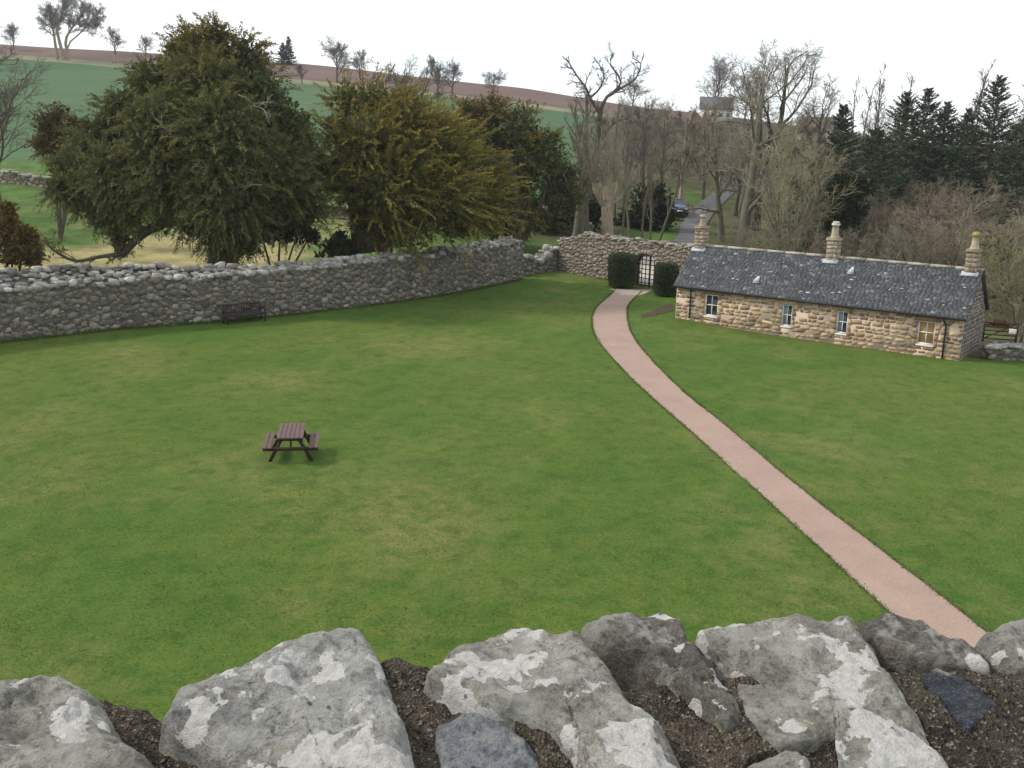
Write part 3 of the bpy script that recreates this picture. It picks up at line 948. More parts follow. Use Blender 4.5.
# windows
for a, b, lo, hi, kind in WINS:
    g = G(); y0, y1 = .06, .16
    fw = .05
    g.box((a, y0, lo + .001), (a + fw, y1, hi)); g.box((b - fw, y0, lo + .001), (b, y1, hi))
    g.box((a + fw, y0, lo + .001), (b - fw, y1, lo + .07)); g.box((a + fw, y0, hi - fw), (b - fw, y1, hi))
    mz = (lo + hi) / 2 + .02
    g.box((a + fw, y0 + .01, mz - .022), (b - fw, y1 - .01, mz + .022)); mx = (a + b) / 2
    g.box((mx - .014, y0 + .02, lo + .07), (mx + .014, y1 - .02, mz - .022)); g.box((mx - .014, y0 + .02, mz + .022), (mx + .014, y1 - .02, hi - fw))
    wf = g.build('window', M_WHITE, cot)
    g = G(); g.box((a + .02, y1 - .05, lo + .03), (b - .02, y1 - .03, hi - .02)); g.build('glass', M_DARKGLASS if kind != 'w' else M_BLIND, wf)
    if kind == 'b':
        g = G(); g.box((a + fw, y1 - .062, lo + .1), (a + fw + .17, y1 - .053, hi - fw)); g.build('curtain', M_BLUE, wf)
    g = G(); g.box((a - .015, -.035, lo - .075), (b + .015, .10, lo - .003)); g.build('sill', M_WHITE, wf, bevel=.01)
# roof
ov, ed = .17, .14
rise, run = CRG - CEV, CW / 2 + ov
sl = math.hypot(rise, run); dirs = [np.array([0, run, rise]) / sl, np.array([0, -run, rise]) / sl]
orig = [np.array([0, -ov, CEV]), np.array([0, CW + ov, CEV])]
g = G(); r_ = np.random.default_rng(8)
for sd in range(2):
    d = dirs[sd]; nrm_ = np.cross(np.array([1., 0, 0]), d); nrm_ = nrm_ if nrm_[2] > 0 else -nrm_
    # boarding under the slates
    o = orig[sd]
    V = [o + np.array([x, 0, 0]) + d * t + nrm_ * k for k in (-.05, .0) for t in (0, sl - .02) for x in (-ed + .01, CL + ed - .01)]
    g.add(V, [[0, 2, 3, 1], [4, 5, 7, 6], [0, 1, 5, 4], [0, 4, 6, 2], [1, 3, 7, 5], [2, 6, 7, 3]], c=(.05, .05, .055))
    rows = 25; ex = sl / rows
    for k in range(rows):
        x = -ed - r_.uniform(0, .2); 
        while x < CL + ed:
            w_ = r_.uniform(.15, .27); x0, x1 = max(x, -ed), min(x + w_ - .008, CL + ed)
            if x1 - x0 > .03:
                t0 = k * ex - r_.uniform(0, .022); t1 = min((k + 1.35) * ex, sl)
                h0 = .014 + r_.normal() * .003; h1 = .008
                rr = r_.random()
                base = np.array([.088, .092, .104]) * (1 + r_.normal() * .10)
                if rr < .012: base = np.array([.30, .30, .29]) * r_.uniform(.7, 1.2)
                elif rr < .12: base = np.array([.13, .115, .105]) * r_.uniform(.8, 1.1)
                elif rr < .25: base = np.array([.155, .160, .172]) * r_.uniform(.8, 1.1)
                V = []
                for t, h in ((t0, h0), (t1, h1)):
                    for xx_ in (x0, x1):
                        p = o + np.array([xx_, 0, 0]) + d * t
                        V += [p + nrm_ * (h - .008), p + nrm_ * h]
                g.add(V, [[1, 3, 7, 5], [0, 1, 5, 4], [2, 6, 7, 3], [0, 2, 3, 1]], c=base)
            x += w_
# lichen spots scattered over the slates
    for k in range(60):
        x = r_.uniform(0, CL); t = sl * r_.beta(1.1, 1.5) * .97; s_ = r_.uniform(.014, .045); p = o + np.array([x, 0, 0]) + d * t + nrm_ * .043
        ang = np.arange(6) * math.pi / 3
        V = [p] + [p + s_ * r_.uniform(.6, 1.3) * (math.cos(a_) * np.array([2.4, 0, 0]) + math.sin(a_) * d) - nrm_ * .006 for a_ in ang]
        g.add(V, T=[[0, 1 + i, 1 + (i + 1) % 6] for i in range(6)], c=np.array([.40, .40, .39]) * r_.uniform(.55, 1.1))
roof = g.build('roof', M_SLATE, cot)
g = G()
x = -ed
while x < CL + ed:
    w_ = r_.uniform(.8, 1.2); k = r_.uniform(.9, 1.15)
    g.prism([(-.15, -.10), (0.0, .055), (.15, -.10), (.11, -.13), (0, .0), (-.11, -.13)][0:3], 0, 1e-3) if False else None
    V = []
    for xx_ in (x, min(x + w_ - .012, CL + ed)):
        V += [(xx_, CW / 2 - .13, CRG - .09), (xx_, CW / 2, CRG + .045), (xx_, CW / 2 + .13, CRG - .09), (xx_, CW / 2, CRG - .02)]
    g.add(V, [[0, 4, 5, 1], [1, 5, 6, 2], [0, 3, 7, 4], [2, 6, 7, 3], [0, 1, 2, 3], [4, 7, 6, 5]], c=np.array([.36, .325, .275]) * k)
    x += w_
g.build('ridge', M_CHIM, roof)
g = G()
for s_, y_ in ((-1, -ov - .045), (1, CW + ov + .045)):
    P = np.array([[(-ed, y_, CEV - .04), (CL / 2, y_, CEV - .045), (CL + ed, y_, CEV - .04)]]); g.tubes(P, np.full((1, 3), .052), 8, cap=True)
g.build('gutter', M_BLACK, cot)
for x in (.86, 13.76):
    g = G(); P = np.array([[(x - .12 if x > 5 else x, -ov - .04, CEV - .06), (x - .10 if x > 5 else x, -.10, CEV - .22), (x, -.055, CEV - .36), (x, -.055, .9), (x, -.055, 0.0 if x > 5 else .3)]])
    g.tubes(P, np.full((1, 5), .04), 8, cap=True)
    for z in (1.2, .5): g.box((x - .06, -.10, z), (x + .06, -.008, z + .05))
    g.build('downpipe', M_BLACK, cot)
# chimneys
CH = [(.28, .56, .54, 4.98, .62, .15, (.36, .29, .22), 'pale sandstone'), (7.55, .54, .52, 4.90, .80, .17, (.40, .34, .26), 'white'), (14.1, .52, .50, 4.88, .78, .16, (.34, .27, .20), 'mossy')]
for cx, wx, wy, zt_, ph, pr0, cc, lab in CH:
    g = G(); cy = CW / 2
    x0 = max(cx - wx / 2, -.02)
    x1 = x0 + wx
    g.box((x0, cy - wy / 2, 3.3), (x1, cy + wy / 2, zt_ - .10), c=(.30, .25, .2))
    C, S = [], []
    z = 3.35
    while z < zt_ - .16:
        h_ = r_.uniform(.16, .26)
        for yy_ in (cy - wy / 2, cy + wy / 2):
            xx_ = x0
            while xx_ < x1 - .05:
                w_ = min(r_.uniform(.2, .4), x1 - xx_); C.append((xx_ + w_ / 2, yy_, z + h_ / 2)); S.append((w_ * .48, .025, h_ * .47)); xx_ += w_
        for xx_ in (x0, x1):
            C.append((xx_, cy, z + h_ / 2)); S.append((.025, wy * .48, h_ * .47))
        z += h_
    stones(g, np.array(C), np.array(S), np.zeros(len(C)), np.array(cc) * (1 + r_.normal(size=(len(C), 1)) * .14), r_, .04, 0)
    g.box((x0 - .05, cy - wy / 2 - .05, zt_ - .10), (x1 + .05, cy + wy / 2 + .05, zt_), c=np.array(cc) * .95)
    g.box((x0 - .02, cy - wy / 2 - .02, zt_), (x1 + .02, cy + wy / 2 + .02, zt_ + .05), c=np.array(cc) * .8)
    ch = g.build('chimney', M_CHIM, cot)
    mx = (x0 + x1) / 2
    g = G(); z0 = zt_ + .04
    prof = [(pr0 + .07, z0), (pr0 + .05, z0 + .06), (pr0 + .02, z0 + .10), (pr0 - .01, z0 + ph * .55), (pr0 - .015, z0 + ph * .74), (pr0 + .04, z0 + ph * .78), (pr0 + .04, z0 + ph * .88), (pr0 - .005, z0 + ph * .9), (pr0 - .01, z0 + ph), (pr0 - .06, z0 + ph), (pr0 - .06, z0 + ph - .2)]
    P = np.array([[(mx, cy, z) for _, z in prof]]); P[0, :, 2] += np.arange(len(prof)) * 1e-5
    colr = np.ones((len(prof), 12, 3)) * np.array([.42, .35, .25])
    if lab == 'white': colr[5:] = (.68, .66, .62); colr[7:] = (.2, .17, .14); colr[8:] = (.68, .66, .62)
    if lab == 'mossy': colr[5:] = (.36, .27, .09)
    if lab == 'pale sandstone': colr[:] = (.38, .31, .24)
    th = np.arange(12) * math.pi / 6
    V = np.array([[(mx + rr * math.cos(a_), cy + rr * math.sin(a_), zz) for a_ in th] for rr, zz in prof]).reshape(-1, 3)
    idx = np.arange(len(prof) * 12).reshape(-1, 12)
    g.add(V, np.stack([idx[:-1], np.roll(idx[:-1], -1, 1), np.roll(idx[1:], -1, 1), idx[1:]], -1).reshape(-1, 4), c=colr.reshape(-1, 3))
    g.build('chimney_pot', M_SLATE if False else M_CHIM, ch, smooth=True)
    g = G(); o = orig[0]; d = dirs[0]
    yb = cy - wy / 2; tb = (yb + ov) / d[1]
    nrm_ = np.array([0, -d[2], d[1]])
    V = [np.array([x, 0, 0]) + o + d * t + nrm_ * k for k in (.03, .055) for t in (tb - .16, tb + .10) for x in (x0 - .12, x1 + .12)]
    g.add(V, [[0, 1, 3, 2], [4, 6, 7, 5], [0, 4, 5, 1], [0, 2, 6, 4], [1, 5, 7, 3], [2, 3, 7, 6]]); g.build('flashing', M_LEAD, ch)
# two lead roof vents: small hooded pyramids
for px, py in ((756.7, 282), (851, 273)):
    rr = ray(px, py); ca, sa = math.cos(CYAW), math.sin(CYAW)
    lo_ = np.array([(0 - CO[0]) * ca + (0 - CO[1]) * sa, -(0 - CO[0]) * sa + (0 - CO[1]) * ca, CAM_H])
    ld = np.array([rr[0] * ca + rr[1] * sa, -rr[0] * sa + rr[1] * ca, rr[2]])
    nrm_ = np.array([0, -dirs[0][2], dirs[0][1]]); t = ((orig[0] - lo_) @ nrm_) / (ld @ nrm_); p = lo_ + ld * t
    d = dirs[0]; ux = np.array([1., 0, 0])
    V = [p - ux * .17 - d * .12 + nrm_ * .05, p + ux * .17 - d * .12 + nrm_ * .05, p + ux * .05 + d * .36 + nrm_ * .05, p - ux * .05 + d * .36 + nrm_ * .05, p - ux * .1 + nrm_ * .22 - d * .10, p + ux * .1 + nrm_ * .22 - d * .10]
    g = G(); g.add(V, [[0, 1, 5, 4], [4, 5, 2, 3]], [[1, 2, 5], [0, 4, 3]]); g.build('roof_vent', M_LEAD, roof)

# ------------------------------------------------------------------ skeletons of trees
def grow(r, p0, d0, L, R0, R1, k, wob, up):
    m = len(p0); d = d0.copy(); P = np.zeros((m, k, 3)); P[:, 0] = p0; st = (L / (k - 1))[:, None]
    for i in range(1, k):
        d = d + r.normal(size=(m, 3)) * wob + np.array([0, 0, up]); d /= np.linalg.norm(d, axis=1, keepdims=True)
        P[:, i] = P[:, i - 1] + d * st
    t = np.linspace(0, 1, k)[None]
    return P, R0[:, None] * (1 - t) + R1[:, None] * t


def children(r, P, R, n, tr, ang, lr, rr, k, wob, up, rmin, tf=.6):
    m, K, _ = P.shape
    Lp = np.linalg.norm(np.diff(P, axis=1), axis=2).sum(1)
    t = (np.linspace(tr[0], tr[1], n)[None] + r.normal(size=(m, n)) * .5 * (tr[1] - tr[0]) / n).clip(tr[0] * .6, .99)
    f = t * (K - 1); i = np.minimum(f.astype(int), K - 2); f = f - i
    mi = np.arange(m)[:, None]
    p = P[mi, i] * (1 - f[..., None]) + P[mi, i + 1] * f[..., None]
    rad = R[mi, i] * (1 - f) + R[mi, i + 1] * f
    T = P[mi, i + 1] - P[mi, i]; T /= np.maximum(np.linalg.norm(T, axis=2, keepdims=True), 1e-9)
    q = r.normal(size=T.shape); q = np.cross(T, q); q /= np.linalg.norm(q, axis=2, keepdims=True)
    a = r.uniform(ang[0], ang[1], (m, n, 1))
    d = T * np.cos(a) + q * np.sin(a)
    L = (Lp[:, None] * r.uniform(lr[0], lr[1], (m, n)) * (1.15 - tf * t)).ravel()
    r0 = np.maximum(rad.ravel() * rr, rmin)
    return grow(r, p.reshape(-1, 3), d.reshape(-1, 3), L, r0, np.maximum(r0 * .4, rmin * .7), k, wob, up)


def bare_tree(r, trunks, spec, rmin=.012):
    """trunks: list of (pts, radii); returns per-level batches"""
    lv = []
    P = np.array([t[0] for t in trunks]); R = np.array([t[1] for t in trunks]); lv.append((P, R))
    for s_ in spec:
        P, R = children(r, P, R, rmin=rmin, **s_); lv.append((P, R))
    return lv


def straight(r, h, rad, lean=(0, 0), k=9, wob=.05, top=.25, base=(0, 0, 0)):
    d = np.array([[lean[0], lean[1], 1.]]); d /= np.linalg.norm(d)
    P, R = grow(r, np.array([base], float), d, np.array([h]), np.array([rad]), np.array([rad * top]), k, wob, .03)
    R[0, 0] *= 1.35
    return P[0], R[0]


def put_tree(root, lv, trunk_mat, twig_c, r, n_thick=2, sides=(8, 6, 4, 3, 3, 3), twig_mat=None, jit=.2):
    g = G()
    for i in range(n_thick): g.tubes(lv[i][0], lv[i][1], sides[i])
    g.build('trunk', trunk_mat, root, smooth=True)
    g = G()
    for i in range(n_thick, len(lv)):
        m = len(lv[i][0]); c = np.array(twig_c) * (1 + r.normal(size=(m, 1)) * jit)
        g.tubes(lv[i][0], lv[i][1], sides[i], c=np.clip(c, .01, 1))
    g.build('crown', twig_mat or M_TWIG, root)


def S(n, tr, ang, lr, rr=.55, k=5, wob=.12, up=.05): return dict(n=n, tr=tr, ang=ang, lr=lr, rr=rr, k=k, wob=wob, up=up)


LV = {}


# a rounded park tree, used for the far hill and the wood
def mk_bare(name, label, loc, seed, h, rad, spec, twig, bark=None, group=None, rmin=.014, lean=(0, 0), trunks=1, wob=.05, n_thick=2, cat='tree', spread=.35):
    r = np.random.default_rng(seed)
    root = thing(name, label, cat, loc, 0, group)
    tr = []
    for k in range(trunks):
        a = 2 * math.pi * k / max(1, trunks) + seed
        ln_ = lean if trunks == 1 else (math.cos(a) * spread * r.uniform(.5, 1.2), math.sin(a) * spread * r.uniform(.5, 1.2))
        tr.append(straight(r, h * (1 if k == 0 else r.uniform(.75, 1.)), rad * (1 if k == 0 else r.uniform(.6, 1)), ln_, wob=wob, base=(math.cos(a) * .3 * (trunks > 1), math.sin(a) * .3 * (trunks > 1), -.2)))
    root_lv = bare_tree(r, tr, spec, rmin); LV[label] = root_lv
    put_tree(root, root_lv, bark or M_BARK, twig, r, n_thick)
    return root


ROUND = [S(9, (.30, .97), (.5, 1.05), (.40, .62), .6, 6, .16, .06), S(7, (.25, .97), (.4, .9), (.38, .6), .55, 5, .16, .05), S(6, (.2, .97), (.4, 1.), (.4, .65), .5, 4, .18, .04), S(5, (.2, .97), (.4, 1.), (.45, .7), .5, 3, .18, .02)]
DOME = [dict(S(11, (.30, .99), (.35, 1.0), (.55, .85), .6, 7, .15, .05), tf=.35), dict(S(8, (.25, .97), (.4, .95), (.38, .6), .55, 6, .16, .03), tf=.4), S(7, (.2, .97), (.4, 1.), (.4, .62), .5, 4, .18, .02), S(6, (.2, .97), (.4, 1.), (.45, .7), .6, 3, .18, .0)]
SHRUB = [S(10, (.15, .97), (.4, 1.0), (.35, .6), .55, 5, .16, .04), S(8, (.2, .97), (.4, 1.), (.38, .6), .5, 4, .18, .03), S(7, (.15, .97), (.4, 1.1), (.4, .65), .5, 3, .18, .0)]
TALL = [S(22, (.22, .98), (.35, .75), (.16, .28), .45, 5, .1, .12), S(6, (.2, .97), (.4, .9), (.35, .55), .5, 4, .15, .06), S(5, (.2, .97), (.4, 1.), (.4, .6), .5, 3, .15, .03)]
POLE = [S(14, (.25, .97), (.25, .6), (.12, .26), .4, 4, .1, .1), S(5, (.2, .97), (.35, .8), (.35, .55), .5, 3, .12, .06)]
HTW = (.155, .125, .115)       # purplish grey twigs of the hill trees

# ------------------------------------------------------------------ trees on the hill
def hill(px, py, Y=None):
    return hit(px, py) if Y is None else foot(px, Y)


r = np.random.default_rng(77)
# the big leaning tree with two stems on its knoll
b = hit(66, 61); root = thing('hill_tree', 'big bare tree with several stems on the grassy knoll in the crop field', 'tree', b, 0, 'bare trees on the hill')
sc_ = b[1] / F_PX
def pl(pts, k=8):
    P = curve([(p[0] * sc_, p[2] * sc_ if len(p) > 2 else 0, p[1] * sc_) for p in pts], k); return P
trs = []
for pts, r0, r1 in (([(-8, -1), (-9, 14), (-10, 28), (-12, 40)], 1.7, .8), ([(-1, -1), (-5, 18), (-6, 30), (0, 44), (3, 54)], 1.9, .6), ([(3, -1), (1, 18), (8, 30), (20, 44)], 1.8, .5), ([(0, 2), (4, 16), (16, 26), (26, 36), (30, 40)], 1.0, .35)):
    trs.append((pl(pts), np.linspace(r0, r1, 8) * sc_))
put_tree(root, bare_tree(r, trs, [dict(S(15, (.5, .99), (.4, 1.1), (.26, .42), .5, 6, .15, .04), tf=.4), S(10, (.25, .97), (.4, 1.), (.4, .62), .5, 5, .16, .03), S(8, (.2, .97), (.4, 1.), (.4, .65), .5, 4, .16, .02), S(5, (.2, .97), (.4, 1.), (.4, .65), .6, 3, .16, .02)], .022), M_BARKP, (.19, .165, .16), r, 2, twig_mat=None)

SM = [S(7, (.35, .97), (.45, 1.), (.42, .62), .6, 5, .15, .06), S(6, (.25, .97), (.4, .9), (.38, .6), .55, 4, .16, .04), S(6, (.2, .97), (.4, 1.), (.42, .65), .5, 3, .16, .03)]
protos = []
for i in range(4):
    protos.append(mk_bare('hill_tree', 'x', (0, 0, 0), 200 + i, 6.6, .30, DOME, HTW, M_BARK, 'bare trees on the hill', .021, wob=.07))
spots = [(14, 51, 8.6, 'lone small bare tree at the far left end of the ploughed skyline'),
         (115, 56, 8.8, 'thin bare tree on the skyline between the knoll tree and the big yew'),
         (146, 58, 7.0, 'low wide bare tree just left of the big yew top on the skyline'),
         (302, 84, 5.5, 'small twiggy bush tree low on the ploughed field right of the big yew'),
         (337, 84, 12.5, 'spreading bare tree standing tallest on the ridge above the swept yew'),
         (360, 80, 9.0, 'slighter bare tree just right of the spreading ridge tree'),
         (437, 96, 9.2, 'bare tree left of a pair behind the swept yew, below the skyline'),
         (452, 97, 9.8, 'bare tree right of a pair behind the swept yew, below the skyline'),
         (493, 99, 8.2, 'faint lone bare tree on the skyline above the far dark yew'),
         (632, 108, 10.5, 'bare tree on the skyline just right of the twisted tall tree')]
for i, (px, py, h, lab) in enumerate(spots):
    p = hit(px, py); s_ = h / 11.5
    if i < 4: o = protos[i]; o.location = tuple(p); o.scale = (s_,) * 3; o['label'] = lab; o.rotation_euler = (0, 0, i * 1.3)
    else: dup(protos[i % 4], p, i * 2.1, s_, lab)
# ivy-clad tree with dark leaf clumps (408,95)
p = foot(408, 200)
root = mk_bare('ivy_tree', 'bare bushy tree with dark ivy clumps on the skyline behind the swept yew', p, 31, 10.5, .28, SM, (.15, .13, .11), M_BARK, None, .03, trunks=3, spread=.5)
g = G(); rr_ = np.random.default_rng(4)
Pt = LV[root['label']][1][0]
for k in range(34):
    q = Pt[rr_.integers(0, len(Pt))]; c0 = q[rr_.integers(1, len(q))] + rr_.normal(size=3) * .2; m = int(rr_.uniform(25, 75))
    d = rr_.normal(size=(m, 3)); d /= np.linalg.norm(d, axis=1, keepdims=True)
    g.leaves(c0 + d * rr_.uniform(.05, .55, (m, 1)) * np.array([1, 1, 1.5]), d, .3, .16, np.array([.055, .062, .022]) * (1 + rr_.normal(size=(m, 1)) * .3), rr_)
g.build('foliage', M_LEAF, root)
#PART3
# ------------------------------------------------------------------ leafy crowns
def unit(r, m):
    d = r.normal(size=(m, 3)); return d / np.linalg.norm(d, axis=1, keepdims=True)


def nrm(v): return v / np.maximum(np.linalg.norm(v, axis=1, keepdims=True), 1e-9)


def plumes(g, p, d, L, r, q, sag, lL, lW, ca, cb, spread=.55, fuzz=.10):
    """feathery sprays: q leaves along each axis; ca at the foot, cb towards the tip"""
    m = len(p)
    t = (np.arange(q)[None] + r.random((m, q))) / q
    ax = p[:, None] + d[:, None] * (L[:, None] * t)[..., None] + np.array([0, 0, -1.]) * (sag * L[:, None] * t ** 2)[..., None]
    dd = d[:, None] + np.array([0, 0, -1.]) * (2 * sag * t)[..., None] + r.normal(size=(m, q, 3)) * spread
    dd = dd / np.linalg.norm(dd, axis=2, keepdims=True)
    ax = ax + r.normal(size=ax.shape) * (fuzz * L[:, None] * (1.1 - t))[..., None]
    f = np.clip(t * 1.3 - .25 + r.normal(size=t.shape) * .15, 0, 1)[..., None]
    c = ca[:, None] * (1 - f) + cb[:, None] * f
    s = (1.15 - .5 * t) * r.uniform(.7, 1.3, t.shape)
    g.leaves(ax.reshape(-1, 3), dd.reshape(-1, 3), (lL * s).ravel(), (lW * s).ravel(), np.clip(c, .005, 1).reshape(-1, 3), r)


def crown(g, lobes, Y0, base, r, dens=26, Lp=(.6, 1.2), q=26, sag=.25, sweep=(0, 0, .25), lL=.24, lW=.075, cols=None, tip=None, gold=None, squash=1., inner=True, spread=.55, fuzz=.10):
    """lobes: picture column, row, depth offset and radius of each bough; base: the tree's foot"""
    cols = np.array(cols); tip = np.array(tip)
    for px, py, dy, rp in lobes:
        Y = Y0 + dy; c = at(px, py, Y); R = rp * Y / F_PX
        m = int(dens * 4 * R * R * 1.0) + 6
        n = unit(r, m); n[:, 2] *= squash
        keep = fbm((c + n * R) * .55, 2, 50) + .35 * fbm((c + n * R) * 1.7, 2, 60) > -.13
        n = n[keep]; m = len(n)
        if m == 0: continue
        p = c + n * R * r.uniform(.35, .88, (m, 1))
        d = nrm(n + np.array(sweep) + r.normal(size=(m, 3)) * .35)
        L = r.uniform(*Lp, m) * min(1, .5 + R / 2.5)
        k = r.integers(0, len(cols), m)
        ca = cols[k] * (1 + r.normal(size=(m, 1)) * .25); cb = tip[r.integers(0, len(tip), m)] * (1 + r.normal(size=(m, 1)) * .22)
        if gold is not None:
            w = np.clip((np.vstack([p])[:, 2] - gold[0]) / gold[1], 0, 1)[:, None] * gold[2]
            gc = np.array(gold[3]); ca = ca * (1 - w * .6) + gc * w * .6; cb = cb * (1 - w) + gc * w * (1 + r.normal(size=(m, 1)) * .2)
        plumes(g, p - base, d, L, r, q, sag, lL, lW, ca, cb, spread, fuzz)
        if inner:
            m2 = int(m * 7)
            p2 = c + unit(r, m2) * R * r.uniform(.0, .72, (m2, 1)) ** .6
            g.leaves(p2 - base, unit(r, m2), .42, .20, cols[r.integers(0, len(cols), m2)] * .9, r)


def px_limbs(limbs, base, k=9):
    """limbs: (points in picture columns/rows, depth, start and end radius in m)"""
    P, R = [], []
    for pts, Y, r0, r1 in limbs:
        if np.isscalar(Y): Y = [Y] * len(pts)
        Q = curve([at(a, b, y) for (a, b), y in zip(pts, Y)], k); P.append(Q - base); R.append(np.linspace(r0, r1, k))
    return np.array(P), np.array(R)


YG = [(.098, .108, .038), (.082, .098, .036), (.112, .116, .040), (.075, .092, .038)]
YT = [(.185, .172, .052), (.16, .158, .050), (.21, .178, .050), (.13, .142, .050)]
GOLD = (.245, .160, .038)

# big yew on the left
r = np.random.default_rng(101)
b = foot(222, 60); root = thing('yew_tree', 'largest dark yew, with a tawny top and dead silver twigs, behind the left wall', 'tree', b)
lobes = [(215, 42, 0, 20), (190, 55, -1, 26), (242, 62, 0, 28), (160, 88, 0, 33), (205, 92, -3, 40), (258, 100, -1, 36), (122, 118, 0, 29), (165, 132, -4, 44), (225, 140, -5, 50), (284, 128, 0, 33), (97, 148, 0, 30), (72, 172, 1, 24), (115, 178, -3, 34), (165, 180, -4, 38), (225, 188, -5, 47), (272, 175, -3, 42), (302, 165, 0, 26), (298, 205, -1, 28), (258, 216, -3, 36), (215, 222, -2, 32), (85, 198, -1, 20), (130, 205, -2, 22), (240, 232, 1, 26), (60, 188, -2, 15), (195, 205, 2, 36), (230, 160, 4, 58), (165, 150, 4, 48), (285, 225, 0, 20), (100, 215, -2, 12), (120, 238, -2, 9)]
g = G(); crown(g, lobes, 60, b, r, 21, (.7, 1.5), 44, .3, (0, -.1, .2), .19, .06, YG, YT, (11.6, 3.2, .8, GOLD), spread=.45, fuzz=.075)
g.build('crown', M_LEAF, root)
P, R = px_limbs([([(221, 276), (221, 255), (224, 225), (222, 160)], 60, .85, .5), ([(226, 276), (232, 250), (245, 215), (255, 150)], 60, .6, .3), ([(216, 240), (192, 217), (165, 222), (140, 236), (121, 256)], (60, 59.4, 58.6, 58, 57.6), .42, .20), ([(122, 256), (114, 240), (106, 218), (100, 190)], 57.6, .2, .1), ([(122, 254), (98, 257), (76, 261), (56, 252), (43, 240)], 57.6, .13, .05), ([(216, 215), (180, 190), (140, 190), (95, 200)], (60, 59, 58, 58), .3, .08), ([(150, 230), (128, 222), (104, 212), (80, 208)], 58, .12, .04)], b, 11)
tw = children(r, P[2:], R[2:], 9, (.3, .98), (.4, 1.1), (.12, .28), .4, 5, .16, .03, .015)
tw2 = children(r, *tw, 5, (.2, .98), (.4, 1.1), (.3, .55), .5, 4, .16, .0, .01)
g = G(); g.tubes(P, R, 10); g.tubes(*tw, 5); g.tubes(*tw2, 3); g.build('trunk', M_BARK, root, smooth=True)
g = G()
m = 1500; j = r.integers(0, len(tw2[0]), m); pp = tw2[0][j, -1]; plumes(g, pp[:300], nrm(r.normal(size=(300, 3)) + np.array([-.3, 0, .1])), r.uniform(.3, .7, 300), r, 14, .2, .2, .06, np.array(YG)[r.integers(0, 4, 300)], np.array(YT)[r.integers(0, 4, 300)])
g.build('low_sprays', M_LEAF, root)
for (px, py) in ((238, 95), (205, 150), (175, 140), (255, 175), (235, 205), (262, 185)):
    g = G(); p0 = at(px, py, 54.3 + r.uniform(-.4, .4)) - b
    A = grow(r, p0[None], nrm(np.array([[r.normal() * .7, -.2, r.normal() * .7 + .2]])), np.array([r.uniform(1.6, 3.0)]), np.array([.034]), np.array([.015]), 7, .22, 0)
    B = children(r, *A, 7, (.2, .95), (.5, 1.2), (.3, .6), .7, 5, .25, -.02, .015); Cc = children(r, *B, 3, (.3, .95), (.5, 1.2), (.3, .6), .7, 4, .25, 0, .014)
    for q in (A, B, Cc): g.tubes(*q, 4, c=(.27, .25, .21))
    g.build('dead_branch', M_TWIG, root)

# swept golden-green yew in the middle
r = np.random.default_rng(102)
b = foot(375, 62); root = thing('yew_tree', 'olive gold yew with feathery boughs swept to the right, leaning over the left wall', 'tree', b)
lobes = [(345, 100, 0, 18), (375, 102, 0, 22), (408, 118, -1, 26), (340, 132, 0, 22), (375, 142, -2, 36), (422, 148, -2, 34), (458, 165, -1, 26), (484, 184, 0, 20), (350, 175, -1, 32), (398, 190, -3, 42), (446, 198, -3, 36), (480, 212, -2, 22), (372, 215, -1, 28), (418, 225, -3, 27), (455, 228, -3, 18), (390, 232, 0, 22), (430, 165, 3, 42), (380, 172, 3, 44)]
g = G()
C2 = [(.112, .112, .032), (.094, .100, .030), (.128, .118, .034)]; T2 = [(.30, .235, .050), (.255, .215, .050), (.34, .255, .052), (.21, .195, .052)]
crown(g, [l for l in lobes if l[0] < 360], 62, b, r, 14, (1.0, 1.9), 46, .12, (-.05, -.15, .7), .22, .06, C2, T2, (9, 3, .6, GOLD), spread=.32, fuzz=.05)
crown(g, [l for l in lobes if l[0] >= 360], 62, b, r, 11, (1.4, 2.7), 70, .16, (.75, -.25, .38), .22, .06, C2, T2, (9, 3, .6, GOLD), spread=.30, fuzz=.04)
g.build('crown', M_LEAF, root)
P, R = px_limbs([([(368, 252), (366, 235), (370, 205), (385, 160)], 62, .75, .3), ([(378, 252), (385, 235), (395, 210), (430, 170)], 62, .55, .2), ([(358, 250), (355, 225), (350, 190), (345, 130)], 62.5, .4, .15)], b)
g = G(); g.tubes(P, R, 9); g.build('trunk', M_BARK, root, smooth=True)

# brownish yew behind it
r = np.random.default_rng(103)
b = foot(520, 78); root = thing('yew_tree', 'rusty topped dark yew standing behind the swept one, next to the twisted bare tree', 'tree', b)
lobes = [(468, 116, 0, 15), (490, 112, 0, 15), (520, 130, 0, 24), (480, 140, 0, 26), (548, 150, 0, 21), (533, 175, 0, 28), (562, 178, 0, 15), (500, 170, 2, 35), (556, 205, 0, 18), (528, 212, 0, 24), (500, 215, 2, 30), (572, 195, 0, 10), (545, 222, 1, 16), (478, 190, 2, 30)]
g = G(); crown(g, lobes, 78, b, r, 11, (.8, 1.6), 26, .2, (.3, -.2, .3), .30, .10, [(.088, .096, .032), (.076, .088, .032)], [(.160, .138, .040), (.14, .125, .04), (.19, .135, .038)], (8, 4, .8, (.225, .130, .042)))
g.build('crown', M_LEAF, root)
P, R = px_limbs([([(520, 240), (522, 215), (515, 180), (505, 140)], 78, .6, .2), ([(524, 238), (540, 205), (552, 170)], 78, .3, .1)], b)
g = G(); g.tubes(P, R, 8); g.build('trunk', M_BARK, root, smooth=True)


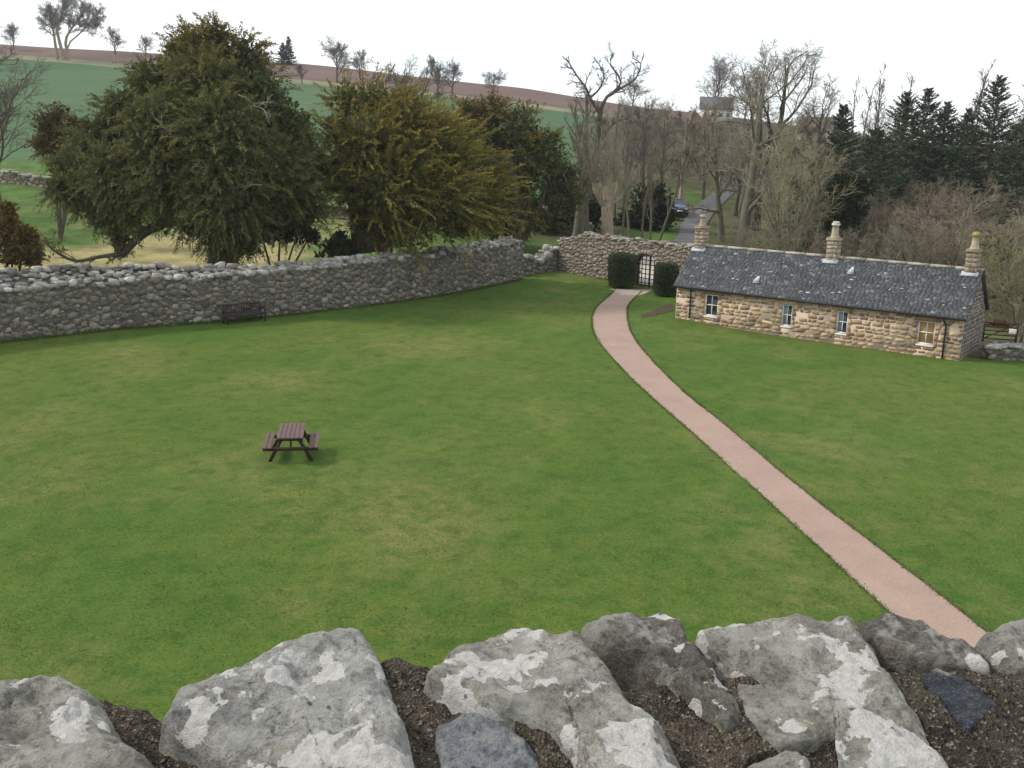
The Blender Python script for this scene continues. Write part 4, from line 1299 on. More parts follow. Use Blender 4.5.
def small_yew(seed, px, Y, lobes, label, ca, cb, gold=None, dens=20, lp=(.4, .9), sweep=(0, -.1, .6), q=22, lL=.2, lW=.065, name='yew_shrub', cat='shrub'):
    r = np.random.default_rng(seed); b = foot(px, Y); root = thing(name, label, cat, b)
    g = G(); crown(g, lobes, Y, b, r, dens, lp, q, .12, sweep, lL, lW, ca, cb, gold); g.build('crown', M_LEAF, root)
    L = sorted(lobes, key=lambda l: -l[3])[:5]
    P, R = px_limbs([([(px, 60), (px, 0), (px, 0)], Y, .1, .05)], b)
    ps = []
    for l in L:
        c = at(l[0], l[1], Y + l[2]) - b; ps.append(np.array([np.array([0, 0, -.1]) * (1 - t) + c * t + np.array([0, 0, .25]) * t * (1 - t) for t in np.linspace(0, 1, 6)]))
    g = G(); g.tubes(np.array(ps), np.tile(np.linspace(.11, .04, 6), (len(ps), 1)), 6); g.build('trunk', M_BARK, root, smooth=True)
    return root


small_yew(110, 5, 48.5, [(3, 228, 0, 20), (24, 240, 0, 14), (-16, 228, 0, 20), (8, 212, 0, 10), (12, 254, 0, 16), (32, 256, -.3, 9), (-10, 250, 0, 18)], 'tawny orange young yew just behind the wall at the left edge', [(.10, .080, .026), (.085, .08, .026), (.14, .09, .026)], [(.26, .15, .036), (.21, .13, .034), (.15, .12, .035)], None, 40, (.4, .8))
small_yew(111, 60, 76, [(60, 112, 0, 13), (50, 128, 0, 15), (76, 126, 0, 13), (60, 146, 0, 16), (44, 146, 0, 10), (80, 146, 0, 12)], 'rust brown yew showing between the left edge bare tree and the largest yew', [(.075, .060, .020), (.06, .055, .02)], [(.135, .080, .022), (.11, .075, .022)], None, 14, (.8, 1.4), (0, -.1, .5), 20, .3, .1)
small_yew(112, 338, 60, [(332, 248, 0, 9), (345, 246, 0, 9), (322, 254, 0, 7), (352, 254, 0, 7), (340, 238, 0, 5)], 'low dark yew sapling on the grass between the two biggest yews', [(.032, .046, .016), (.04, .05, .016)], [(.065, .078, .022), (.08, .085, .022)], None, 24, (.4, .8), (0, 0, .2))
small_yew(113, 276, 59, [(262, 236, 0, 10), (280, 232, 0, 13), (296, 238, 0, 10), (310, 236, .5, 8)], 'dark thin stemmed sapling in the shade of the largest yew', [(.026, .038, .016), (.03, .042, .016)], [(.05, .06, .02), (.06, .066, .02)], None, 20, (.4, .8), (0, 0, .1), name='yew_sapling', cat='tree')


# clipped yew drums by the gate
def drum(px, py, w, h, seed, label):
    r = np.random.default_rng(seed); b = hit(px, py); root = thing('clipped_bush', label, 'bush', b, 0, 'clipped bushes flanking the gateway')
    n = 11000
    a = r.uniform(0, 2 * np.pi, n); z = r.uniform(0.05, 1, n); top = r.random(n) < .32
    rad = np.where(top, np.sqrt(r.random(n)), 1.0) ; zz = np.where(top, 1.0, z)
    # rounded shoulder
    prof = lambda zz: np.where(zz > .78, np.sqrt(np.clip(1 - ((zz - .78) / .26) ** 2 * .5, 0, 1)), .80 + .20 * np.sin(np.minimum(zz / .55, 1) * 1.5708))
    rr_ = w / 2 * rad * prof(zz)
    zh = h * (zz - .13 * rad ** 3 * top)
    p = np.stack([rr_ * np.cos(a), rr_ * np.sin(a), zh], 1)
    p = p * (1 + .055 * fbm(p * 2.2 + seed, 3, seed)[:, None])
    d = nrm(np.stack([np.cos(a) * (1 - .7 * top), np.sin(a) * (1 - .7 * top), .35 + .8 * top], 1) + r.normal(size=(n, 3)) * .6)
    c = np.array([(.066, .095, .044), (.078, .108, .046), (.058, .084, .040), (.095, .118, .05)])[r.integers(0, 4, n)] * (1 + r.normal(size=(n, 1)) * .2)
    g = G(); g.leaves(p - d * .03, d, .11, .05, c, r)
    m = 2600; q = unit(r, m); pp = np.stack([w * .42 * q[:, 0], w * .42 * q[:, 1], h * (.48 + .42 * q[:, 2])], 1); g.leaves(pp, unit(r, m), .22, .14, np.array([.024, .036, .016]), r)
    g.build('foliage', M_LEAF, root)
    g = G(); g.tubes(np.array([[(0, 0, -.1), (.02, 0, .5), (0, .02, h * .7)], [(.1, .05, -.1), (.14, .1, .5), (.25, .1, h * .6)]]), np.array([[.07, .06, .03]] * 2), 6); g.build('stem', M_BARK, root)


drum(621, 287.5, 1.75, 2.2, 1, 'tall clipped evergreen drum bush left of the arched gate')
drum(665, 296, 1.45, 2.0, 2, 'clipped evergreen drum bush between the arched gate and the cottage')

# ------------------------------------------------------------------ the wood behind the cottage
r = np.random.default_rng(300)
OLIVE, BROWN, GREYB = (.225, .20, .14), (.205, .172, .132), (.215, .19, .155)


def conifer(seed, h, R0, cols):
    r = np.random.default_rng(seed)
    P, R = straight(r, h, .20, (r.normal() * .01, r.normal() * .01), 10, .01, .12, (0, 0, -.3))
    gt = G(); gt.tubes(P[None], R[None], 7)
    bp, bd, bl = [], [], []
    z = .06 * h
    while z < h * .985:
        f = z / h
        n = r.integers(6, 10)
        for a in r.uniform(0, 2 * np.pi) + np.arange(n) * 2 * np.pi / n + r.normal(size=n) * .25:
            L = (R0 * (1 - f) ** .85 + .15) * r.uniform(.4, 1.35)
            e = -.22 + .85 * f + r.normal() * .12
            bp.append((0, 0, z + r.normal() * .08)); bd.append((math.cos(a) * math.cos(e), math.sin(a) * math.cos(e), math.sin(e))); bl.append(L)
        z += r.uniform(.22, .36) * (1.2 - .6 * f)
    bp, bd, bl = np.array(bp), np.array(bd), np.array(bl)
    t = np.linspace(0, 1, 4)[None, :, None]
    B = bp[:, None] + bd[:, None] * bl[:, None, None] * t + np.array([0, 0, .12]) * bl[:, None, None] * (t ** 2 - .8 * t)
    gt.tubes(B, np.linspace(.03, .01, 4)[None] * np.ones((len(B), 1)), 3)
    g = G(); m = len(bp); q = 34
    tt = np.sqrt(r.uniform(.05, 1, (m, q)))
    p = bp[:, None] + bd[:, None] * (bl[:, None] * tt)[..., None] + np.array([0, 0, .12]) * (bl[:, None] * (tt ** 2 - .8 * tt))[..., None]
    side = np.cross(bd, np.array([0, 0, 1.])); side = nrm(side)
    sgn = r.choice([-1, 1], (m, q))[..., None]
    dd = bd[:, None] * .8 + side[:, None] * sgn * r.uniform(.3, 1.0, (m, q, 1)) + np.array([0, 0, -.35]) + r.normal(size=(m, q, 3)) * .28
    dd /= np.linalg.norm(dd, axis=2, keepdims=True)
    cc = np.array(cols)[r.integers(0, len(cols), m)][:, None] * (1 + r.normal(size=(m, q, 1)) * .25)
    Lf = (.15 + .50 * bl / R0)[:, None] * (1.15 - .5 * tt) * r.uniform(.7, 1.3, (m, q))
    g.leaves(p.reshape(-1, 3), dd.reshape(-1, 3), Lf.ravel(), (Lf * .38).ravel(), np.clip(cc, .004, 1).reshape(-1, 3), r)
    return gt, g


CONC = [(.056, .086, .050), (.068, .100, .054), (.046, .072, .044), (.080, .100, .054)]
cons = []
for (px, pt, Y, R0, lab, cg) in ((891, 90, 92, 3.3, 'dark spruce left of a close pair of tall tops behind the cottage', 0), (912, 86, 95, 2.9, 'slim tall spruce right of the close pair, behind the middle chimney side of the wood', 0),
                            (931, 101, 90, 2.6, 'shorter spruce filling the dip between the close pair and the tallest spruce', 0), (979, 76, 93, 3.7, 'tallest dark spruce, its spire above all others on the right', 0),
                            (953, 108, 97, 2.8, 'dark spruce with brown dead twigs just left of the tallest spruce', 0), (1020, 100, 88, 3.0, 'dark spruce at the right edge of the wood', 0),
                            (831, 104, 82, 2.3, 'narrow shaded spruce beside the grey bare tree and the hilltop gable house', 0), (866, 126, 86, 3.0, 'broad low spruce at the left end of the spruce belt', 0), (1003, 122, 95, 2.6, 'spruce tucked between the tallest spruce and the right edge one', 0)):
    b = foot(px, Y); h = at(px, pt, Y)[2] - b[2]
    gt, g = conifer(400 + px, h, R0 * 1.65, CONC)
    root = thing('spruce_tree', lab, 'tree', b, 0, 'spruces in the wood behind the cottage')
    gt.build('trunk', M_BARK, root); g.build('crown', M_NEEDLE, root)
# two far firs on the skyline
for i, (px, py, h, lab) in enumerate(((283, 66, 6.2, 'smaller dark fir of two on the far skyline right of the big yew top'), (289, 66, 8.0, 'taller dark fir of two on the far skyline right of the big yew top'))):
    b = hit(px, py); gt, g = conifer(470 + i, h, 1.9, [(.03, .05, .05), (.04, .058, .055)]); root = thing('fir_tree', lab, 'tree', b, 0, 'firs on the far skyline')
    gt.build('trunk', M_BARK, root); g.build('crown', M_NEEDLE, root)

# twisted tall tree with thick bare limbs
b = foot(590, 100); root = thing('twisted_tree', 'tall gaunt bare tree with two crooked heads standing above the pollard', 'tree', b)
T0 = px_limbs([([(586, 240), (590, 205), (595, 170), (598, 135), (600, 112)], 100, .42, .24)], b, 10)
T1 = px_limbs([([(600, 114), (590, 98), (586, 88), (577, 76), (566, 58)], (100, 99.5, 99, 99, 98.5), .17, .05), ([(600, 112), (606, 98), (616, 90), (621, 80), (610, 64), (613, 54)], (100, 100, 100.5, 101, 101, 101), .19, .045), ([(615, 92), (628, 84), (636, 78), (641, 64), (632, 58)], (100.5, 101, 101.5, 102, 102), .12, .04), ([(590, 98), (600, 88), (604, 74), (596, 60)], (99.5, 99, 98.6, 98.4), .11, .035), ([(595, 150), (606, 132), (616, 122), (630, 118)], (100, 99, 98, 98), .12, .04)], b, 10)
rt = np.random.default_rng(12)
T2 = children(rt, T1[0], T1[1], 13, (.25, .98), (.5, 1.1), (.16, .34), .5, 6, .22, .05, .025); T3 = children(rt, *T2, 10, (.3, .98), (.4, 1.1), (.3, .55), .5, 5, .2, .03, .02)
T4 = children(rt, T0[0], T0[1], 34, (.25, .98), (.5, 1.1), (.10, .24), .2, 6, .2, .05, .025); T5 = children(rt, *T4, 11, (.3, .98), (.4, 1.1), (.3, .5), .5, 4, .2, .03, .018)
g = G(); g.tubes(*T0, 9); g.tubes(*T1, 7); g.build('trunk', M_BARK, root, smooth=True)
g = G()
for q in (T2, T3, T4, T5): g.tubes(*q, 4, c=(.115, .098, .082))
g.build('crown', M_TWIG, root)

# the pollard: stout pale bole with a crown of long straight rods
b = foot(607, 80); root = thing('pollard_tree', 'pale stout pollarded tree with long straight shoots above the gate wall', 'tree', b)
T0 = px_limbs([([(608, 246), (608, 232), (607, 215), (606, 200), (604, 192)], 80, .46, .40)], b, 9)
T1 = px_limbs([([(604, 204), (600, 197), (596, 190), (595, 183)], 80, .34, .22), ([(607, 204), (612, 196), (615, 189), (614, 182)], 80, .34, .24), ([(612, 203), (618, 200), (623, 194)], 80, .15, .07), ([(606, 200), (605, 192), (604, 186)], 79.6, .25, .18)], b, 9)
T2 = children(rt, T1[0], T1[1], 9, (.7, .99), (.1, .5), (2.4, 4.6), .14, 7, .05, .10, .02); T3 = children(rt, *T2, 12, (.15, .98), (.25, .7), (.12, .28), .5, 5, .12, .05, .014); T3b = children(rt, *T3, 5, (.15, .98), (.3, .8), (.3, .5), .6, 3, .12, .05, .011)
g = G(); g.tubes(*T0, 12); g.tubes(*T1, 9); g.build('trunk', M_BARKP, root, smooth=True)
g = G(); g.tubes(*T2, 4, c=(.26, .215, .17)); g.tubes(*T3, 3, c=(.25, .205, .16)); g.tubes(*T3b, 3, c=(.25, .205, .16)); g.build('crown', M_TWIG, root)

# ivy-dark trunks left of the pollard and a thicket of dark evergreens
for i, (px, Y, h, lab) in enumerate(((577, 84, 11, 'straight dark trunked tree nearest the rusty topped yew'), (585, 86, 12, 'dark trunked tree between the pollard and its darker twin'))):
    mk_bare('woodland_tree', lab, foot(px, Y), 500 + i, h, .42, TALL, GREYB, M_BARKG, 'dark trunked pair beside the pollard', .014)


def evergreen(seed, px, Y, lobes, label, name='evergreen_bush', lL=.28, lW=.12):
    return small_yew(seed, px, Y, lobes, label, [(.020, .032, .014), (.026, .038, .016), (.016, .026, .012)], [(.034, .048, .018), (.042, .054, .02)], None, 10, (.5, 1.0), (0, -.1, .1), 22, lL, lW, name, 'bush')


evergreen(520, 655, 93, [(640, 215, 0, 16), (655, 200, 0, 16), (662, 220, 0, 15), (648, 232, 0, 14), (628, 226, 1, 14), (640, 195, 1, 13), (664, 205, 0, 9)], 'dark holly thicket behind the thin trunks, left of the parked car')
evergreen(521, 560, 88, [(548, 222, 0, 14), (565, 215, 0, 15), (560, 200, 1, 14), (578, 205, 2, 14), (590, 222, 2, 13), (598, 208, 3, 12)], 'dark shaded thicket under the rusty topped yew, left of the pollard')

# slender saplings right of the pollard
sap = [(622, 84, 9.8, .11, 'slender sapling just right of the pollard bole'), (632, 82, 10.5, .12, 'tall pale forked sapling right of the pollard, second from it'), (641, 86, 9.0, .10, 'leaning thin sapling in the middle of the row by the car'),
       (650, 84, 8.2, .12, 'pale mossy sapling in front of the holly thicket'), (659, 87, 9.6, .11, 'last thin sapling of the row, nearest the car'), (614, 95, 11, .14, 'thin grey sapling standing behind the pollard bole')]
for i, (px, Y, h, rad, lab) in enumerate(sap):
    rr_ = np.random.default_rng(530 + i)
    mk_bare('sapling', lab, foot(px, Y), 530 + i, h, rad, POLE + [S(4, (.2, .97), (.4, .9), (.4, .6), .6, 3, .12, .03)], (.165, .140, .100), M_BARKG, 'saplings between the pollard and the car', .012, (rr_.normal() * .06, rr_.normal() * .05), wob=.04, n_thick=1)

# bigger bare trees of the wood
W = 'bare trees of the wood beyond the cottage'
MID = [S(13, (.22, .98), (.4, 1.0), (.30, .5), .5, 6, .15, .05), S(8, (.2, .97), (.4, 1.), (.36, .58), .5, 5, .17, .02), S(6, (.2, .97), (.4, 1.), (.4, .62), .5, 4, .18, .0), S(4, (.2, .97), (.4, 1.), (.45, .7), .6, 3, .18, -.03)]
WEEP = [S(12, (.25, .98), (.5, 1.1), (.34, .55), .5, 7, .15, .02), S(9, (.2, .97), (.4, 1.1), (.34, .55), .5, 6, .16, -.05), S(6, (.2, .97), (.4, 1.), (.4, .62), .5, 4, .18, -.08), S(4, (.2, .97), (.4, 1.), (.45, .7), .6, 3, .18, -.08)]
mk_bare('woodland_tree', 'big grey bare tree with drooping twigs right above the cottage roof', foot(742, 84), 601, 13.2, .48, WEEP, (.27, .24, .18), M_BARKG, W, .014)
mk_bare('woodland_tree', 'tall crooked bare tree topping the middle of the wood against the sky', foot(752, 96), 602, 15.0, .42, ROUND, GREYB, M_BARK, W, .016, (.03, 0), 2, .08)
mk_bare('woodland_tree', 'olive twigged bare tree leaning over the road beside the first chimney', foot(722, 88), 603, 10.0, .3, WEEP, (.24, .21, .145), M_BARKG, W, .014, (-.08, 0))
mk_bare('woodland_tree', 'mossy fan shaped young tree with pale stems behind the cottage ridge', foot(786, 72), 604, 9.0, .16, [S(12, (.1, .97), (.3, .7), (.35, .6), .5, 6, .08, .08), S(7, (.2, .97), (.3, .8), (.35, .6), .5, 5, .12, .04), S(6, (.2, .97), (.4, .9), (.4, .6), .5, 3, .15, .0)], (.27, .245, .15), M_BARKG, W, .013, trunks=4, spread=.3)
mk_bare('woodland_tree', 'bare tree with fine brown twigs between the grey one and the narrow spruce', foot(800, 90), 605, 11.5, .3, MID, BROWN, M_BARK, W, .015)
mk_bare('woodland_tree', 'small bare tree in the dip of the wood above the road bend', foot(700, 118), 606, 8.5, .22, MID, BROWN, M_BARK, W, .018)
mk_bare('roadside_tree', 'brown trunked tree standing on the verge just behind the parked car', hit(681, 200), 607, 8.5, .26, MID, (.15, .115, .085), M_BARKP, None, .018)
mk_bare('woodland_tree', 'brown bare tree of the thicket behind the parked car, left of the verge tree', foot(658, 122), 608, 8.5, .2, MID, BROWN, M_BARK, W, .018)
mk_bare('woodland_tree', 'dull brown bare tree on the slope above the saplings', foot(640, 112), 609, 8.5, .2, MID, (.15, .125, .105), M_BARK, W, .018)
mk_bare('woodland_tree', 'thin crowned bare tree right behind the middle chimney', foot(815, 78), 610, 8.0, .18, MID, (.165, .135, .095), M_BARKG, W, .013)
mk_bare('woodland_tree', 'slender bare tree with upright twigs between verge tree and grey drooping tree', foot(733, 105), 611, 11.5, .24, TALL, (.16, .135, .11), M_BARK, W, .016)
mk_bare('hilltop_tree', 'wide domed bare tree standing behind the dark roofed hill house', foot(706, 292), 612, 10.5, .4, DOME, HTW, M_BARK, None, .022)
mk_bare('hilltop_tree', 'upright bare tree beside the dark roofed hill house, to its right', foot(735, 280), 613, 9.0, .3, DOME, HTW, M_BARK, None, .022)
# the deep wood on the slope beyond: a mass of bare crowns nobody could count
g = G(); rw_ = np.random.default_rng(640)
fl = []
for k in range(7):
    tr = [straight(rw_, rw_.uniform(5.5, 8), .16, (rw_.normal() * .05, rw_.normal() * .05), wob=.06)]
    fl.append(bare_tree(rw_, tr, [dict(S(10, (.2, .99), (.35, 1.), (.4, .7), .5, 6, .15, .06), tf=.4), S(7, (.2, .97), (.4, 1.), (.38, .6), .5, 5, .16, .03), S(6, (.2, .97), (.4, 1.), (.4, .65), .55, 3, .18, .0)], .017))
for k in range(150):
    px = rw_.uniform(612, 1060) if k < 110 else rw_.uniform(594, 740); Y = rw_.uniform(98, 175)
    if px < 720 and Y < 118: continue
    if 778 < px < 842 or (690 < px < 728 and k % 2): continue
    b = foot(px, Y)
    if any(math.hypot(b[0] - q[0], b[1] - q[1]) < 3.5 for q in road_c): continue
    s_ = rw_.uniform(.75, 1.2) * (1.0 if px > 830 else .85); lv = fl[rw_.integers(0, 7)]; a = rw_.uniform(0, 6.3); M = rotz(a)[:3, :3] * s_
    tc = np.array([(.20, .17, .14), (.22, .19, .15), (.185, .155, .13), (.20, .185, .135)][rw_.integers(0, 4)]) * rw_.uniform(.8, 1.15)
    for i, (P, R) in enumerate(lv): g.tubes(P @ M.T + b, R * s_, (6, 4, 3, 3)[i], c=tc)
o = g.build('far_woodland', M_TWIG); o['kind'] = 'stuff'; o['label'] = 'mass of bare brown trees covering the slope behind the nearer wood'; o['category'] = 'woodland'
# tall bare poles with thin tops behind the spruces
PG = 'thin bare poplars rising behind the spruces'
poles = [(853, 84, 112, 'short thin poplar left of a tight trio above the low spruce'), (862, 82, 115, 'middle thin poplar of the trio above the low spruce'), (869, 80, 112, 'right hand thin poplar of the trio above the low spruce'), (955, 66, 112, 'tall wispy poplar left of the tallest spruce'), (962, 72, 118, 'shorter wispy poplar close against the tallest spruce'), (1004, 86, 115, 'wispy poplar just right of the tallest spruce top'), (1013, 92, 118, 'thin poplar near the right edge of the skyline'), (888, 76, 120, 'faint thin poplar behind the close pair of spruces'), (843, 92, 118, 'faint thin poplar by the hilltop gable house')]
pp_ = [mk_bare('poplar_tree', 'x', (0, 0, 0), 620 + i, 12, .13, POLE + [S(4, (.2, .97), (.3, .7), (.4, .6), .6, 3, .1, .08)], (.165, .14, .13), M_BARK, PG, .02, n_thick=1, wob=.03) for i in range(3)]
for i, (px, pt, Y, lab) in enumerate(poles):
    b = foot(px, Y); h = at(px, pt, Y)[2] - b[2]
    if i < 3: pp_[i].location = tuple(b); pp_[i].scale = (h / 12,) * 3; pp_[i]['label'] = lab
    else: dup(pp_[i % 3], b, i * 1.7, h / 12, lab)

# twiggy brown scrub behind the cottage
SG = 'twiggy scrub between the cottage and the spruces'
kinds = [dict(c=(.20, .168, .125)), dict(c=(.26, .22, .165)), dict(c=(.225, .20, .12)), dict(c=(.17, .14, .105))]
sp_ = [mk_bare('scrub_shrub', 'x', (0, 0, 0), 640 + i, 5.6, .09, SHRUB, kinds[i]['c'], M_BARKG if i == 2 else M_BARK, SG, .011, trunks=5, spread=.6, n_thick=1, cat='shrub') for i in range(4)]
scrub = [(862, 68, 5.0, 0, 'brown scrub shrub peeping over the ridge right of the middle chimney'), (905, 66, 6.2, 1, 'pale brown rounded shrub above the roof ridge, between the last two chimneys'), (942, 64, 6.8, 0, 'dense brown shrub just left of the right hand chimney'),
         (1006, 60, 6.8, 2, 'olive twigged shrub at the right edge beyond the gable'), (972, 68, 7.8, 1, 'tall twiggy shrub rising behind the right hand chimney'), (884, 76, 7.2, 3, 'dark brown shrub at the foot of the low spruce'), (925, 76, 8.0, 0, 'tall brown shrub below the shorter spruce'),
         (840, 74, 6.5, 3, 'shaded brown shrub below the narrow spruce'), (1030, 56, 6.0, 2, 'olive shrub cut by the right edge of the view'), (955, 80, 8.6, 3, 'dark twiggy shrub right under the tallest spruce'), (990, 76, 8.2, 0, 'brown twiggy shrub below the right edge spruce'), (860, 82, 7.5, 1, 'pale twiggy shrub in front of the broad low spruce'), (902, 82, 8.0, 3, 'twiggy shrub deep in the wood under the close pair of spruces'), (1020, 68, 8.0, 1, 'tall brown shrub near the right edge, behind the olive one'),
         (765, 70, 3.6, 2, 'low olive shrub hiding behind the ridge, left of the mossy fan tree'), (806, 68, 4.0, 0, 'low brown shrub behind the ridge just left of the middle chimney'), (735, 74, 3.4, 0, 'low brown shrub behind the ridge near the first chimney')]
used = set()
for i, (px, Y, h, k, lab) in enumerate(scrub):
    b = foot(px, Y); s_ = h / 6.2 * (.84 if h > 4.5 else 1)
    if k not in used: used.add(k); o = sp_[k]; o.location = tuple(b); o.scale = (s_ * 1.1, s_ * 1.1, s_); o['label'] = lab
    else: dup(sp_[k], b, i * 1.9, (s_ * 1.1, s_ * 1.1, s_), lab)
evergreen(650, 850, 72, [(846, 205, 0, 14), (860, 190, 1, 12), (838, 190, 1, 14), (858, 215, 0, 10), (836, 218, 0, 12)], 'dark evergreen undergrowth right of the middle chimney')
evergreen(651, 985, 66, [(985, 255, 0, 14), (1000, 250, 1, 14), (1015, 262, 0, 14), (998, 275, 0, 12), (1020, 285, 0, 12), (990, 290, 0, 12), (1010, 300, 0, 10), (1028, 295, 0, 12)], 'dark bramble thicket behind the cottage gable')
small_yew(652, 1000, 55, [(996, 326, 0, 4), (1004, 328, 0, 4)], 'rusty orange bracken clump beside the gable', [(.17, .075, .04), (.12, .065, .035)], [(.22, .10, .05), (.15, .09, .045)], None, 45, (.25, .5), (0, 0, .4), 14, .12, .05, 'bracken_clump', 'bracken')
# tree at the left edge
mk_bare('edge_tree', 'brown bare tree with dense fine twigs cut by the left edge of the view', foot(4, 86), 660, 8.6, .28, DOME, (.125, .10, .085), M_BARK, None, .014)
#PART4
# ------------------------------------------------------------------ hill houses
M_HROOF = m_flat('dark_slate', (.10, .095, .10), .8, .2, .2, 1.5); M_HROOFB = m_flat('brown_tile', (.17, .135, .115), .8, .2, .2, 1.5)
M_HARL = m_flat('white_harling', (.55, .54, .50), .9, .1, .08); M_CREAM = m_flat('cream_render', (.55, .47, .36), .9, .1, .08)


def house(px, Y, base_py, w, d, he, hr, rz, wall_m, roof_m, label, gable=False):
    b = foot(px, Y); b[2] = max(b[2], at(px, base_py, Y)[2] - .0) if False else b[2]
    root = thing('hill_house', label, 'house', b, rz)
    g = G(); g.box((-w / 2, -d / 2, -1), (w / 2, d / 2, he))
    for x0, x1 in ((-w / 2, -w / 2 + .3), (w / 2 - .3, w / 2)):
        g.prism([(-d / 2, he), (d / 2, he), (0, hr - .1)], x0, x1, M=np.array([[0, 1, 0, 0], [1, 0, 0, 0], [0, 0, 1, 0], [0, 0, 0, 1.]]))
    g.build('wall', wall_m, root)
    g = G()
    for s_ in (-1, 1):
        V = [(x, s_ * y, z + k) for k in (0, .18) for y, z in ((d / 2 + .3, he - .2), (0, hr)) for x in (-w / 2 - .2, w / 2 + .2)]
        g.add(V, [[0, 2, 3, 1], [4, 5, 7, 6], [0, 1, 5, 4], [0, 4, 6, 2], [1, 3, 7, 5], [2, 6, 7, 3]])
    rf = g.build('roof', roof_m, root)
    g = G(); g.box((w / 2 - 1.2, -.4, hr - .6), (w / 2 - .4, .4, hr + .9)); g.build('chimney', wall_m, rf)
    for x in np.linspace(-w / 2 + 1.2, w / 2 - 1.2, 4):
        g = G(); g.box((x - .5, -d / 2 - .06, 1.0), (x + .5, -d / 2 + .02, 2.2)); wn_ = g.build('window', M_WHITE, root)
        g = G(); g.box((x - .42, -d / 2 - .09, 1.08), (x + .42, -d / 2 - .065, 2.12)); g.build('pane', M_DARKGLASS, wn_)
    return root, b


house(707, 284, 113, 8.5, 7, 3.1, 6.2, RAD(-8), M_HARL, M_HROOF, 'white walled house with dark grey roof on the hill above the road')
hroot, hb_ = house(808, 236, 140, 9.5, 7, 3.2, 6.6, RAD(-15), M_CREAM, M_HROOFB, 'cream gabled house with brown roof glimpsed through bare trees on the right')
g = G(); g.prism([(-1.9, 0), (1.9, 0), (1.9, 3.4), (0, 5.6), (-1.9, 3.4)], -4.4, -1.0, M=rotz(0, (1.2, 0, 0))); cg_ = g.build('cross_gable', M_CREAM, hroot)
g = G()
for s_ in (-1, 1):
    V = [(1.2 + s_ * x, y, z + k) for k in (0, .15) for x, z in ((2.15, 3.15), (0, 5.62)) for y in (-4.6, 0)]
    g.add(V, [[0, 2, 3, 1], [4, 5, 7, 6], [0, 1, 5, 4], [0, 4, 6, 2], [1, 3, 7, 5], [2, 6, 7, 3]])
g.build('gable_roof', M_HROOFB, cg_)
for lo_, hi_ in (((.6, -4.46, 1.0), (1.8, -4.39, 2.3)), ((.8, -4.46, 3.0), (1.6, -4.39, 4.0))):
    g = G(); g.box(lo_, hi_); g.build('gable_window', M_DARKGLASS, cg_)

# ------------------------------------------------------------------ parked car, front towards the lawn
cb = hit(677.5, 214.5)
M_CAR = NT('car_paint', .22, .6); M_CAR.color((.026, .042, .10)); M_CAR.b.inputs['Coat Weight'].default_value = .6; M_CAR = M_CAR.m
M_LAMP = m_flat('lamp_glass', (.78, .80, .84), .15, .6, .05); M_PLATE = m_flat('number_plate', (.75, .75, .70), .5, .3, .03); M_TYRE = m_flat('tyre_rubber', (.02, .02, .02), .9, .1); M_RIM = m_flat('alloy', (.4, .4, .42), .35, .5, .1, metal=.6)
car = thing('parked_car', 'dark blue car facing the gate on the road beyond the arched wall', 'car', cb, math.atan2(cb[0], -cb[1]) + math.pi + RAD(6))
# body: cross sections along y (front at -y); half width at sill, waist, and deck heights
sec = [(-2.05, .70, .30, .62, .60), (-1.98, .80, .24, .78, .66), (-1.5, .87, .22, .92, .74), (-.85, .88, .22, 1.02, .78), (.2, .89, .22, 1.03, .80), (1.3, .88, .22, 1.04, .80), (1.85, .85, .24, 1.0, .76), (2.05, .76, .34, .88, .66)]
V = []
for y, hw_, z0, z1, tw_ in sec:
    zm = z0 + (z1 - z0) * .55
    V += [(-hw_ * .93, y, z0), (-hw_, y, zm), (-tw_, y, z1), (0, y, z1 + .05), (tw_, y, z1), (hw_, y, zm), (hw_ * .93, y, z0), (0, y, z0 - .01)]
n = len(sec); idx = np.arange(n * 8).reshape(n, 8); g = G()
g.add(V, np.stack([idx[:-1], idx[1:], np.roll(idx[1:], -1, 1), np.roll(idx[:-1], -1, 1)], -1).reshape(-1, 4))
g.add([V[i] for i in range(8)], T=[[0, i, i + 1] for i in range(1, 7)]); g.add([V[-8 + i] for i in range(8)], T=[[0, i + 1, i] for i in range(1, 7)])
g.build('body', M_CAR, car, smooth=False)
cabs = [(-.95, .74, 1.0), (-.25, .62, 1.47), (.9, .62, 1.50), (1.75, .68, 1.02)]
g = G(); V = []
for y, hw_, z in cabs: V += [(-hw_, y, z), (hw_, y, z)]
base = [(-.78, -.95, .98), (.78, -.95, .98), (-.78, 1.75, .98), (.78, 1.75, .98)]
g.box((-.60, -.22, 1.44), (.60, .92, 1.52)); g.bar((-.60, -.24, 1.46), (-.75, -.95, 1.02), .07, .05); g.bar((.60, -.24, 1.46), (.75, -.95, 1.02), .07, .05); g.bar((-.60, .9, 1.46), (-.7, 1.75, 1.02), .12, .06); g.bar((.60, .9, 1.46), (.7, 1.75, 1.02), .12, .06)
g.bar((-.61, .3, 1.46), (-.79, .3, 1.02), .07, .05, up=(0, 1, 0)); g.bar((.61, .3, 1.46), (.79, .3, 1.02), .07, .05, up=(0, 1, 0)); g.build('cabin', M_CAR, car, bevel=.02)
g = G(); g.add([(-.71, -.93, 1.0), (.71, -.93, 1.0), (.57, -.23, 1.45), (-.57, -.23, 1.45)], [[0, 1, 2, 3]]); g.build('windscreen', M_DARKGLASS, car)
g = G(); g.add([(-.68, 1.72, 1.02), (.68, 1.72, 1.02), (.58, .93, 1.45), (-.58, .93, 1.45)], [[1, 0, 3, 2]]); g.build('rear_window', M_DARKGLASS, car)
